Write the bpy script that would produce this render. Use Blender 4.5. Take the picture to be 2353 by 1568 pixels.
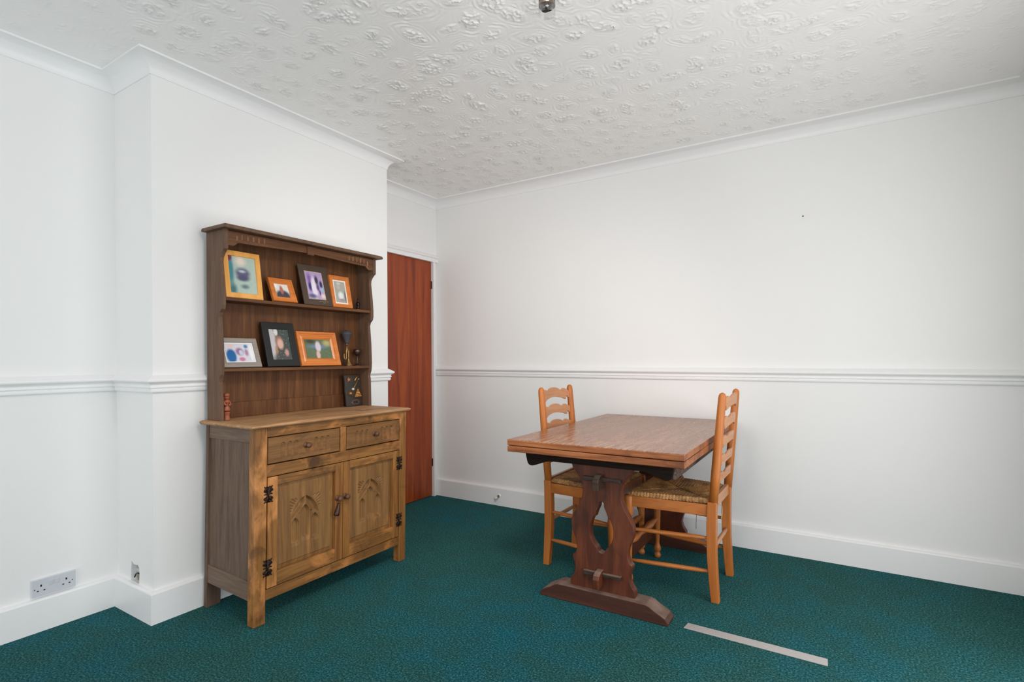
import bpy, bmesh, math, random
import numpy as np
from mathutils import Vector, Matrix
for o in list(bpy.data.objects):
    bpy.data.objects.remove(o)
random.seed(3)
SC = bpy.context.scene
COL = SC.collection
PI = math.pi

# ------------------------------------------------------------------ camera
IW, IH = 2353, 1568
FPX, PY = 1224.4, 824.93
CAMLOC = Vector((2.9702, -3.5215, 1.1692))
YAW, PITCH, ROLL = 0.5599, -0.0026, -0.0049
fw = Vector((-math.sin(YAW)*math.cos(PITCH), math.cos(YAW)*math.cos(PITCH), math.sin(PITCH)))
rt = Vector((math.cos(YAW), math.sin(YAW), 0)); up = rt.cross(fw)
rt2 = rt*math.cos(ROLL) + up*math.sin(ROLL); up2 = up*math.cos(ROLL) - rt*math.sin(ROLL)
cam = bpy.data.cameras.new('camera')
camo = bpy.data.objects.new('camera', cam); COL.objects.link(camo)
M = Matrix((rt2, up2, -fw)).transposed().to_4x4(); M.translation = CAMLOC
camo.matrix_world = M
cam.sensor_width = 36; cam.sensor_fit = 'HORIZONTAL'
cam.lens = FPX/IW*36
cam.shift_y = (PY-IH/2)/IW
cam.clip_start = 0.02
SC.camera = camo

# ------------------------------------------------------------------ world, lights, exposure
XR, YE = 3.7576, -6.8         # right hand wall beside the camera, wall behind the camera
w = bpy.data.worlds.new('world'); SC.world = w; w.use_nodes = True
w.node_tree.nodes['Background'].inputs['Color'].default_value = (0.8, 0.87, 1, 1)
w.node_tree.nodes['Background'].inputs['Strength'].default_value = 0.4
def area(name, loc, rot, sx, sy, power, col):
    l = bpy.data.lights.new(name, 'AREA'); l.shape = 'RECTANGLE'; l.size = sx; l.size_y = sy
    l.energy = power; l.color = col
    o = bpy.data.objects.new(name, l); COL.objects.link(o); o.location = loc; o.rotation_euler = rot
    return o
# daylight through the two windows in the wall to the right of the camera
WIN = ((-2.45, -0.85, 0.1, 1.95), (-4.75, -3.25, 0.2, 2.0))
for (ya, yb, za, zb), pw, cl in zip(WIN, (22, 15), ((1.0, 0.985, 0.97), (0.85, 0.935, 1.0))):
    area('daylight', (XR-0.004, (ya+yb)/2, (za+zb)/2), (0, PI/2, 0), zb-za-0.1, yb-ya-0.1, pw, cl)
area('rear_fill', (1.85, YE+0.004, 1.09), (PI/2, 0, 0), 3.0, 1.9, 42, (1.0, 0.975, 0.955))  # added fill from behind the camera to even out the walls
SC.view_settings.view_transform = 'Standard'
SC.view_settings.look = 'None'
SC.view_settings.gamma = 1
SC.view_settings.use_curve_mapping = False
SC.view_settings.exposure = 0.42

# ------------------------------------------------------------------ helpers
def lin(r, g, b):
    f = lambda c: (c/255)/12.92 if c/255 <= 0.04045 else ((c/255+0.055)/1.055)**2.4
    return (f(r), f(g), f(b), 1)
class NT:
    def __init__(s, name):
        s.m = bpy.data.materials.new(name); s.m.use_nodes = True
        s.t = s.m.node_tree; s.n = s.t.nodes; s.p = s.n['Principled BSDF']
        s.tc = s.n.new('ShaderNodeTexCoord')
    def link(s, a, b): s.t.links.new(a, b)
    def set(s, sock, v):
        if isinstance(v, bpy.types.NodeSocket): s.link(v, sock)
        else: sock.default_value = v
    def node(s, kind, **kw):
        n = s.n.new('ShaderNode'+kind)
        for k, v in kw.items(): setattr(n, k, v)
        return n
    def mapped(s, scale=(1,1,1), loc=(0,0,0), rot=(0,0,0), src='Object'):
        mp = s.node('Mapping'); s.link(s.tc.outputs[src], mp.inputs[0])
        mp.inputs['Scale'].default_value = scale; mp.inputs['Location'].default_value = loc; mp.inputs['Rotation'].default_value = rot
        return mp.outputs[0]
    def noise(s, vec, scale, detail=4, rough=0.55, dist=0):
        n = s.node('TexNoise'); s.link(vec, n.inputs['Vector'])
        n.inputs['Scale'].default_value = scale; n.inputs['Detail'].default_value = detail
        n.inputs['Roughness'].default_value = rough; n.inputs['Distortion'].default_value = dist
        return n.outputs['Fac']
    def ramp(s, fac, stops, interp='LINEAR'):
        n = s.node('ValToRGB'); s.link(fac, n.inputs[0]); n.color_ramp.interpolation = interp
        e = n.color_ramp.elements
        while len(e) < len(stops): e.new(0.5)
        for i, (p, c) in enumerate(stops):
            e[i].position = p; e[i].color = c if not isinstance(c, (int, float)) else (c, c, c, 1)
        return n.outputs[0]
    def mix(s, fac, a, b, mode='MIX'):
        n = s.node('Mix', data_type='RGBA', blend_type=mode)
        s.set(n.inputs[0], fac); s.set(n.inputs[6], a); s.set(n.inputs[7], b)
        return n.outputs[2]
    def math(s, op, a, b=0.0, c=0.0, clamp=False):
        n = s.node('Math', operation=op, use_clamp=clamp)
        s.set(n.inputs[0], a); s.set(n.inputs[1], b); s.set(n.inputs[2], c)
        return n.outputs[0]
    def bump(s, h, strength, dist=0.002):
        n = s.node('Bump'); s.link(h, n.inputs['Height']); n.inputs['Strength'].default_value = strength
        n.inputs['Distance'].default_value = dist
        s.link(n.outputs[0], s.p.inputs['Normal'])
    def sep(s, vec):
        n = s.node('SeparateXYZ'); s.link(vec, n.inputs[0]); return n.outputs
def plain(name, rgb, rough=0.5, metal=0.0, var=0.0, spec=0.5):
    t = NT(name)
    if var:
        f = t.noise(t.mapped(), 40, 3)
        a = tuple(max(0, c*(1-var)) for c in rgb[:3])+(1,); b = tuple(c*(1+var) for c in rgb[:3])+(1,)
        t.link(t.mix(f, a, b), t.p.inputs['Base Color'])
    else:
        t.p.inputs['Base Color'].default_value = rgb
    t.p.inputs['Roughness'].default_value = rough; t.p.inputs['Metallic'].default_value = metal
    t.p.inputs['Specular IOR Level'].default_value = spec
    return t.m
def wood(name, dark, mid, light, axis='Z', rough=0.45, grain=1.0, wear=None, wear_amt=0.5, wear_scale=5, dirt=None, dirt_amt=0.4,
         dust=None, bump=0.25, seed=0, spec=0.4, coat=0.0, fig=0.3):
    t = NT(name); k = {'X': 0, 'Y': 1, 'Z': 2}[axis]
    def st(a, b):
        v = [a*grain]*3; v[k] = b*grain; return tuple(v)
    g1 = t.noise(t.mapped(st(16, 1.1), (seed, seed*2, seed)), 1.6, 6, 0.6, 1.2)
    g2 = t.noise(t.mapped(st(210, 6), (seed, 0, seed)), 1.0, 3, 0.6)
    g3 = t.noise(t.mapped(st(420, 10), (seed, 0, 0)), 1.0, 2, 0.5)
    c = t.ramp(g1, [(0.3, dark), (0.5, mid), (0.72, light)])
    c = t.mix(t.ramp(g2, [(0.33, fig), (0.6, 0.0)]), c, tuple(x*0.6 for x in dark[:3])+(1,))
    c = t.mix(t.ramp(g3, [(0.32, fig), (0.5, 0.0)]), c, tuple(x*0.5 for x in dark[:3])+(1,))
    if wear:
        wv = [1.6]*3; wv[k] = 0.7
        wn = t.noise(t.mapped(tuple(wv), (seed+3, seed, 7)), wear_scale, 7, 0.62, 0.4)
        c = t.mix(t.ramp(wn, [(1-wear_amt-0.06, 0.0), (1-wear_amt+0.07, 0.85)]), c, wear)
    if dirt:
        dn = t.noise(t.mapped((1, 1, 1), (seed+11, 5, seed)), 7, 6, 0.6, 0.6)
        c = t.mix(t.ramp(dn, [(1-dirt_amt-0.05, 0.0), (1-dirt_amt+0.12, 0.8)]), c, dirt)
    if dust:
        geo = t.node('NewGeometry'); z = t.sep(geo.outputs['Normal'])[2]
        f = t.math('MULTIPLY', t.ramp(z, [(0.55, 0.0), (0.9, 1.0)]), t.ramp(t.noise(t.mapped(), 14, 4), [(0.3, 0.25), (0.7, 0.75)]))
        c = t.mix(f, c, dust)
    t.link(c, t.p.inputs['Base Color'])
    t.link(t.ramp(g2, [(0.3, min(1, rough+0.2)), (0.7, rough)]), t.p.inputs['Roughness'])
    t.p.inputs['Specular IOR Level'].default_value = spec
    t.p.inputs['Coat Weight'].default_value = coat; t.p.inputs['Coat Roughness'].default_value = 0.25
    h = t.math('ADD', t.math('MULTIPLY', g1, 0.4), t.math('ADD', g2, t.math('MULTIPLY', g3, 0.6)))
    t.bump(h, bump, 0.0015)
    return t.m

def link_mesh(name, me, mat, parent=None, smooth=False):
    o = bpy.data.objects.new(name, me); COL.objects.link(o)
    if mat: me.materials.clear(); me.materials.append(mat)
    if parent: o.parent = parent
    if smooth:
        for p in me.polygons: p.use_smooth = True
    return o
def obj(name, bm, mat, parent=None, off=None, smooth=False, bevel=0.0, seg=2):
    if off is not None: bmesh.ops.translate(bm, verts=bm.verts[:], vec=-Vector(off))
    bmesh.ops.recalc_face_normals(bm, faces=bm.faces[:])
    me = bpy.data.meshes.new(name); bm.to_mesh(me); bm.free()
    o = link_mesh(name, me, mat, parent, smooth)
    if bevel:
        m = o.modifiers.new('Bevel', 'BEVEL'); m.width = bevel; m.segments = seg; m.limit_method = 'ANGLE'; m.angle_limit = 0.7
        if not smooth:
            for p in me.polygons: p.use_smooth = True
            wn = o.modifiers.new('WN', 'WEIGHTED_NORMAL'); wn.keep_sharp = False
    return o
def thing(name, label, cat, loc=(0,0,0), rz=0.0, group=None):
    o = bpy.data.objects.new(name, None); COL.objects.link(o); o.empty_display_size = 0.05
    o.location = loc; o.rotation_euler = (0, 0, rz); tag(o, label, cat, group); return o
def tag(o, label, cat, group=None):
    o['label'] = label; o['category'] = cat; o['kind'] = 'thing'
    if group: o['group'] = group
    return o
def structure(o): o['kind'] = 'structure'; return o
def box(bm, x0, x1, y0, y1, z0, z1):
    r = bmesh.ops.create_cube(bm, size=1)
    bmesh.ops.scale(bm, verts=r['verts'], vec=(x1-x0, y1-y0, z1-z0))
    bmesh.ops.translate(bm, verts=r['verts'], vec=((x0+x1)/2, (y0+y1)/2, (z0+z1)/2))
    return r['verts']
def bx(*a): bm = bmesh.new(); box(bm, *a); return bm
def grid_faces(bm, rings, closed=True, cap=True):
    n = len(rings[0])
    for a, b in zip(rings, rings[1:]):
        for i in range(n if closed else n-1):
            j = (i+1) % n
            try: bm.faces.new((a[i], a[j], b[j], b[i]))
            except ValueError: pass
    if cap and closed:
        for r in (rings[0], rings[-1]):
            try: bm.faces.new(r)
            except ValueError: pass
def tube(bm, pts, rad, n=12, cap=True, square=False):
    pts = [Vector(p) for p in pts]
    if isinstance(rad, (int, float)): rad = [rad]*len(pts)
    rings = []; pu = None
    for i, p in enumerate(pts):
        d = (pts[min(i+1, len(pts)-1)]-pts[max(i-1, 0)]).normalized()
        if pu is None:
            a = Vector((0, 0, 1)) if abs(d.z) < 0.8 else Vector((1, 0, 0))
            pu = (a-d*a.dot(d)).normalized()
        else:
            pu = (pu-d*pu.dot(d)).normalized()
        pv = d.cross(pu)
        rings.append([bm.verts.new(p+(pu*math.cos(2*PI*k/n)+pv*math.sin(2*PI*k/n))*rad[i]) for k in range(n)])
    grid_faces(bm, rings, True, cap)
def lathe(bm, prof, c=(0,0,0), axis=(0,0,1), n=24):
    d = Vector(axis).normalized(); a = Vector((0,0,1)) if abs(d.z) < 0.8 else Vector((1,0,0))
    u = (a-d*a.dot(d)).normalized(); v = d.cross(u); c = Vector(c)
    rings = [[bm.verts.new(c+d*z+(u*math.cos(2*PI*k/n)+v*math.sin(2*PI*k/n))*max(r, 1e-4)) for k in range(n)] for r, z in prof]
    grid_faces(bm, rings)
def ball(bm, c, r, sc=(1,1,1), n=12):
    res = bmesh.ops.create_uvsphere(bm, u_segments=n*2, v_segments=n, radius=r)
    bmesh.ops.scale(bm, verts=res['verts'], vec=sc); bmesh.ops.translate(bm, verts=res['verts'], vec=c)
def spline(pts, n=8, closed=False):
    P = [Vector(p) for p in pts]; out = []; N = len(P)
    for i in range(N if closed else N-1):
        p0, p1, p2, p3 = (P[(i-1) % N], P[i], P[(i+1) % N], P[(i+2) % N]) if closed else (P[max(i-1,0)], P[i], P[i+1], P[min(i+2,N-1)])
        for k in range(n):
            t = k/n
            out.append(0.5*((2*p1)+(p2-p0)*t+(2*p0-5*p1+4*p2-p3)*t*t+(3*p1-p0-3*p2+p3)*t**3))
    if not closed: out.append(P[-1])
    return out
def cutout(contours, thick, fn, bevel=0.0, res=1):
    """solid plate cut to the contours (outer and holes), thickness centred on w=0, mapped with fn(u, v, w)"""
    cu = bpy.data.curves.new('c', 'CURVE'); cu.dimensions = '2D'; cu.fill_mode = 'BOTH'
    cu.extrude = thick/2-bevel; cu.bevel_depth = bevel; cu.bevel_resolution = res; cu.offset = -bevel
    for pts in contours:
        s = cu.splines.new('POLY'); s.points.add(len(pts)-1); s.use_cyclic_u = True
        for i, p in enumerate(pts): s.points[i].co = (p[0], p[1], 0, 1)
    o = bpy.data.objects.new('c', cu); COL.objects.link(o)
    dg = bpy.context.evaluated_depsgraph_get(); me = bpy.data.meshes.new_from_object(o.evaluated_get(dg))
    bpy.data.objects.remove(o); bm = bmesh.new(); bm.from_mesh(me); bpy.data.meshes.remove(me)
    bmesh.ops.remove_doubles(bm, verts=bm.verts[:], dist=1e-5)
    for v in bm.verts: v.co = Vector(fn(*v.co))
    for f in bm.faces: f.smooth = False
    return bm
def heightfield(nu, nv, fn, back=None):
    """fn(u, v arrays in 0..1) -> x, y, z arrays; returns mesh data as a bmesh-free mesh"""
    u, v = np.meshgrid(np.linspace(0, 1, nu), np.linspace(0, 1, nv), indexing='ij')
    co = np.stack(fn(u, v), -1).reshape(-1, 3)
    i, j = np.meshgrid(np.arange(nu-1), np.arange(nv-1), indexing='ij')
    a = (i*nv+j).ravel(); f = np.stack([a, a+nv, a+nv+1, a+1], -1)
    me = bpy.data.meshes.new('hf'); me.from_pydata(co.tolist(), [], f.tolist()); me.update()
    return me
def trim(name, path, prof, closed=False, mat=None, cap=True):
    """mitred moulding along a plan path; room lies to the LEFT of the direction of travel; prof = [(offset into room, z)]"""
    P = [Vector(p) for p in path]; N = len(P); bm = bmesh.new(); rings = []
    for i in range(N):
        def nrm(a, b): d = (b-a).normalized(); return Vector((-d.y, d.x))
        if i == 0: m = nrm(P[0], P[1])
        elif i == N-1: m = nrm(P[-2], P[-1])
        else:
            n1, n2 = nrm(P[i-1], P[i]), nrm(P[i], P[i+1]); m = n1+n2; m = m/(m.dot(n1))
        rings.append([bm.verts.new((P[i].x+m.x*o, P[i].y+m.y*o, z)) for o, z in prof])
    grid_faces(bm, rings, True, cap)
    return structure(obj(name, bm, mat))

# ------------------------------------------------------------------ materials
def wall_mat(name, rgb, b=0.12):
    t = NT(name)
    n1 = t.noise(t.mapped(), 2.2, 4); n2 = t.noise(t.mapped(), 90, 5, 0.6)
    a = tuple(c*0.975 for c in rgb[:3])+(1,)
    t.link(t.mix(n1, a, rgb), t.p.inputs['Base Color'])
    t.p.inputs['Roughness'].default_value = 0.7; t.p.inputs['Specular IOR Level'].default_value = 0.25
    t.bump(t.math('ADD', n2, t.math('MULTIPLY', n1, 3.0)), b, 0.003)
    return t.m
M_WALL = wall_mat('wall_paint', lin(241, 241, 240))
M_TRIM = plain('white_gloss_paint', lin(242, 242, 242), 0.38, var=0.01)
M_CEIL = plain('textured_ceiling_paint', lin(246, 245, 243), 0.32, var=0.01)
def carpet_mat():
    t = NT('teal_carpet')
    o = t.mapped()
    big = t.noise(t.mapped(loc=(4.1, 2.3, 0)), 0.9, 3, 0.5); med = t.noise(o, 7, 4, 0.6)
    f1 = t.noise(o, 135, 3, 0.65); f2 = t.noise(o, 320, 3, 0.6)
    f = t.math('ADD', t.math('MULTIPLY', f1, 0.7), t.math('MULTIPLY', f2, 0.3))
    green = t.ramp(f, [(0.36, lin(6, 36, 36)), (0.475, lin(30, 76, 74)), (0.56, lin(58, 106, 102)), (0.68, lin(112, 156, 148))])
    blue = t.ramp(f, [(0.36, lin(0, 38, 48)), (0.475, lin(10, 78, 92)), (0.56, lin(38, 110, 124)), (0.68, lin(98, 158, 168))])
    c = t.mix(t.ramp(t.math('ADD', t.math('MULTIPLY', big, 0.6), t.math('MULTIPLY', med, 0.4)), [(0.45, 0.0), (0.66, 1.0)]), green, blue)
    c = t.mix(t.ramp(med, [(0.35, 0.12), (0.6, 0.0)]), c, lin(6, 40, 42), 'MULTIPLY')
    t.link(c, t.p.inputs['Base Color'])
    t.p.inputs['Roughness'].default_value = 0.95; t.p.inputs['Specular IOR Level'].default_value = 0.1
    t.p.inputs['Sheen Weight'].default_value = 0.25; t.p.inputs['Sheen Roughness'].default_value = 0.5
    t.p.inputs['Sheen Tint'].default_value = lin(60, 140, 140)
    t.bump(f, 0.9, 0.012)
    return t.m
M_CARPET = carpet_mat()
M_DOOR = wood('red_brown_veneer', lin(120, 42, 12), lin(152, 62, 18), lin(178, 84, 26), 'Z', 0.32, 0.5, bump=0.04, seed=2, coat=0.2, fig=0.18)
M_SIDE = wood('shaded_oak_side', lin(86, 66, 52), lin(108, 86, 70), lin(124, 100, 82), 'Z', 0.5, 1.3, bump=0.2, seed=5)  # grey-brown carries the shade and bluish light on the dresser side
M_RAILSIDE = wood('shaded_oak_rail', lin(100, 80, 66), lin(120, 98, 82), lin(134, 112, 94), 'X', 0.5, 1.2, bump=0.25, seed=9)  # side rails, same shade and cool light put into the colour
M_FRONTV = wood('worn_oak_upright', lin(112, 70, 32), lin(144, 96, 46), lin(172, 120, 64), 'Z', 0.42, 1.0, wear=lin(212, 144, 82), wear_amt=0.43, dirt=lin(58, 34, 18), dirt_amt=0.37, seed=1)
M_FRONTH = wood('worn_oak_rail', lin(104, 68, 32), lin(136, 92, 46), lin(166, 116, 62), 'Y', 0.42, 1.0, wear=lin(200, 132, 72), wear_amt=0.44, dirt=lin(64, 40, 22), dirt_amt=0.40, seed=4)
M_PANEL = wood('carved_oak_panel', lin(108, 74, 40), lin(136, 97, 54), lin(154, 114, 68), 'Z', 0.5, 0.8, wear=lin(184, 122, 68), wear_amt=0.37, wear_scale=4, seed=14, bump=0.08, fig=0.2)
M_DRAWER = wood('oak_drawer_front', lin(98, 66, 34), lin(124, 86, 46), lin(146, 104, 60), 'Y', 0.48, 0.9, wear=lin(150, 100, 56), wear_amt=0.38, dirt=lin(74, 48, 28), dirt_amt=0.38, seed=6, bump=0.12, fig=0.25)
M_WTOP = wood('bleached_oak_worktop', lin(150, 108, 70), lin(190, 144, 100), lin(212, 170, 126), 'Y', 0.5, 1.3, wear=lin(96, 66, 42), wear_amt=0.37, wear_scale=4, seed=3, bump=0.3, fig=0.45)
M_RACK = wood('dark_oak_rack', lin(76, 45, 22), lin(98, 60, 30), lin(116, 76, 42), 'Y', 0.48, 0.9, bump=0.12, seed=8)
M_RACKV = wood('dark_oak_rack_upright', lin(86, 62, 46), lin(104, 77, 58), lin(118, 90, 70), 'Z', 0.5, 0.9, bump=0.12, seed=13)
M_BACK = wood('oak_back_board', lin(76, 43, 18), lin(100, 60, 27), lin(122, 80, 42), 'Z', 0.52, 0.9, bump=0.1, seed=7)
M_KNOB = wood('turned_wood_knob', lin(70, 44, 30), lin(104, 68, 48), lin(134, 92, 66), 'X', 0.35, 2.0, seed=2, bump=0.1)
M_IRON = plain('black_iron', lin(44, 30, 24), 0.42, 0.5, var=0.3)
def table_top_mat():
    t = NT('worn_table_top')
    g = t.noise(t.mapped((14, 1.0, 14)), 1.6, 6, 0.6, 1.0)
    c = t.ramp(g, [(0.3, lin(124, 72, 42)), (0.5, lin(150, 94, 58)), (0.72, lin(168, 112, 74))])
    fine = t.noise(t.mapped((210, 7, 210)), 1.0, 3, 0.6)
    c = t.mix(t.ramp(fine, [(0.36, 0.35), (0.58, 0.0)]), c, lin(96, 52, 34))
    streak = t.noise(t.mapped((70, 7, 70), (3, 1, 0)), 1.0, 5, 0.6, 0.3)
    patch = t.noise(t.mapped((3.2, 1.3, 3.2), (1.5, 0.4, 0)), 1.0, 3, 0.5)
    f = t.math('MULTIPLY', t.ramp(streak, [(0.46, 0.0), (0.62, 1.0)]), t.ramp(patch, [(0.38, 0.0), (0.62, 0.75)]))
    c = t.mix(f, c, lin(196, 166, 142))
    t.link(c, t.p.inputs['Base Color'])
    t.link(t.math('ADD', t.math('MULTIPLY', f, 0.25), 0.24), t.p.inputs['Roughness'])
    t.p.inputs['Specular IOR Level'].default_value = 0.65
    t.bump(fine, 0.06, 0.001)
    return t.m
M_TTOP = table_top_mat()
M_TEDGE = wood('table_edge_oak', lin(112, 60, 30), lin(158, 94, 52), lin(184, 118, 72), 'X', 0.42, 1.2, dirt=lin(88, 48, 26), dirt_amt=0.40, seed=12)
M_PED = wood('red_brown_oak', lin(64, 31, 18), lin(94, 45, 25), lin(118, 62, 34), 'Z', 0.36, 0.7, dirt=lin(54, 28, 18), dirt_amt=0.40, seed=15, dust=lin(150, 132, 120), bump=0.08, fig=0.25)
M_FOOT = wood('dark_brown_oak', lin(58, 31, 22), lin(76, 40, 27), lin(96, 54, 38), 'X', 0.45, 0.8, seed=16, dust=lin(150, 130, 118), bump=0.1)
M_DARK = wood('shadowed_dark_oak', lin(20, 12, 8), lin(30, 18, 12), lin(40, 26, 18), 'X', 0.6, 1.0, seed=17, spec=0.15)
M_CARVE = wood('carved_dark_oak', lin(58, 44, 36), lin(78, 60, 50), lin(104, 84, 70), 'Y', 0.45, 1.0, seed=18)
M_PEG = wood('dusty_dark_peg', lin(48, 34, 26), lin(68, 50, 40), lin(86, 66, 54), 'X', 0.35, 1.5, seed=19, dust=lin(150, 132, 118), bump=0.1)
M_CHAIR = wood('honey_beech', lin(172, 96, 38), lin(190, 112, 48), lin(202, 126, 60), 'Z', 0.34, 0.6, bump=0.05, seed=20, coat=0.15, fig=0.2)
M_CHAIRX = wood('honey_beech_rail', lin(172, 96, 38), lin(192, 113, 50), lin(204, 128, 62), 'X', 0.34, 0.6, bump=0.05, seed=21, coat=0.15, fig=0.2)
M_SLAT = wood('pale_beech_slat', lin(184, 126, 84), lin(196, 138, 96), lin(206, 150, 110), 'Y', 0.36, 0.5, bump=0.03, seed=22, coat=0.15, fig=0.1)
def rush_mat():
    t = NT('woven_rush')
    c = t.ramp(t.noise(t.mapped((1,1,1)), 160, 3, 0.6), [(0.3, lin(136, 92, 50)), (0.52, lin(196, 144, 88)), (0.72, lin(226, 180, 122))])
    big = t.noise(t.mapped(), 12, 4)
    c = t.mix(t.ramp(big, [(0.38, 0.7), (0.54, 0.0)]), c, lin(96, 62, 36))
    t.link(c, t.p.inputs['Base Color']); t.p.inputs['Roughness'].default_value = 0.6
    return t.m
M_RUSH = rush_mat()
M_BRASS = plain('aged_brass', lin(156, 122, 80), 0.38, 0.9, var=0.15)
M_RUBBER = plain('grey_black_rubber', lin(62, 62, 66), 0.6, var=0.2)
M_PEWTER = plain('dark_pewter', lin(92, 74, 64), 0.3, 0.85, var=0.1)
M_BLACK = plain('black_lacquer', lin(14, 13, 13), 0.35)
M_COIN = plain('pale_plaster', lin(168, 142, 128), 0.6, var=0.1)
M_SLATE = plain('dark_slate', lin(52, 47, 43), 0.5, var=0.3)
M_GOLD = plain('gilt', lin(206, 156, 92), 0.3, 0.7)
M_COPPER = plain('copper_star', lin(190, 120, 78), 0.35, 0.6)
M_SILVER = plain('silver_ball', lin(214, 204, 196), 0.25, 0.6)
M_REDWOOD = wood('red_carved_wood', lin(120, 56, 30), lin(154, 78, 46), lin(186, 110, 74), 'Z', 0.3, 2.0, seed=30, coat=0.4, bump=0.05)
M_PLASTIC = plain('white_plastic', lin(206, 209, 216), 0.3)
M_SLOT = plain('dark_slot', lin(12, 12, 14), 0.6)
M_ALU = plain('dull_metal_strip', lin(188, 184, 182), 0.5, 0.25, var=0.05)
M_NICKEL = plain('brushed_nickel', lin(120, 100, 88), 0.22, 0.95)
def glass_mat(name):
    t = NT(name); n = t.n; out = n['Material Output']
    tr = t.node('BsdfTransparent'); gl = t.node('BsdfGlossy'); gl.inputs['Roughness'].default_value = 0.02
    fr = t.node('LayerWeight'); fr.inputs['Blend'].default_value = 0.25; mx = t.node('MixShader')
    tr.inputs['Color'].default_value = (0.96, 0.96, 0.96, 1)
    t.link(t.math('ADD', t.math('MULTIPLY', t.math('POWER', fr.outputs['Facing'], 2.0), 0.45), 0.04), mx.inputs[0]); t.link(tr.outputs[0], mx.inputs[1]); t.link(gl.outputs[0], mx.inputs[2]); t.link(mx.outputs[0], out.inputs['Surface'])
    return t.m
M_GLASS = glass_mat('clear_glass')
def photo_mat(name, base, blobs, speckle=None, gloss=0.25):
    """blurred snapshot: soft colour patches in the picture plane (generated UV space u right, v up)"""
    t = NT(name); uv = t.tc.outputs['UV']
    c = None
    n = t.noise(t.mapped(src='UV'), 9, 4)
    c = t.mix(n, base[0], base[1])
    for (u, v, ru, rv, col, s) in blobs:
        mp = t.node('Mapping'); t.link(uv, mp.inputs[0])
        mp.inputs['Scale'].default_value = (1/ru, 1/rv, 0); mp.inputs['Location'].default_value = (-u/ru, -v/rv, 0)
        ln = t.node('VectorMath', operation='LENGTH'); t.link(mp.outputs[0], ln.inputs[0])
        f = t.ramp(ln.outputs['Value'], [(max(0.0, 1-s), 1.0), (1.0, 0.0)], 'EASE')
        c = t.mix(f, c, col)
    if speckle:
        sn = t.noise(t.mapped(src='UV'), speckle[0], 2)
        c = t.mix(t.ramp(sn, [(speckle[1], 0.0), (speckle[1]+0.05, 0.9)]), c, speckle[2])
    t.link(c, t.p.inputs['Base Color']); t.p.inputs['Roughness'].default_value = gloss
    return t.m

# ------------------------------------------------------------------ room
XB, Y1, Y2, XA = 0.3677, -0.9373, -2.3671, 0.013     # chimney breast face, far edge, near edge; recess wall
HC, HCB, DC = 2.5015, 2.4331, 0.0775
T = 0.12
structure(obj('floor', bx(-0.3, XR+T, YE-T, T, -0.1, 0.0), M_CARPET))
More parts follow.
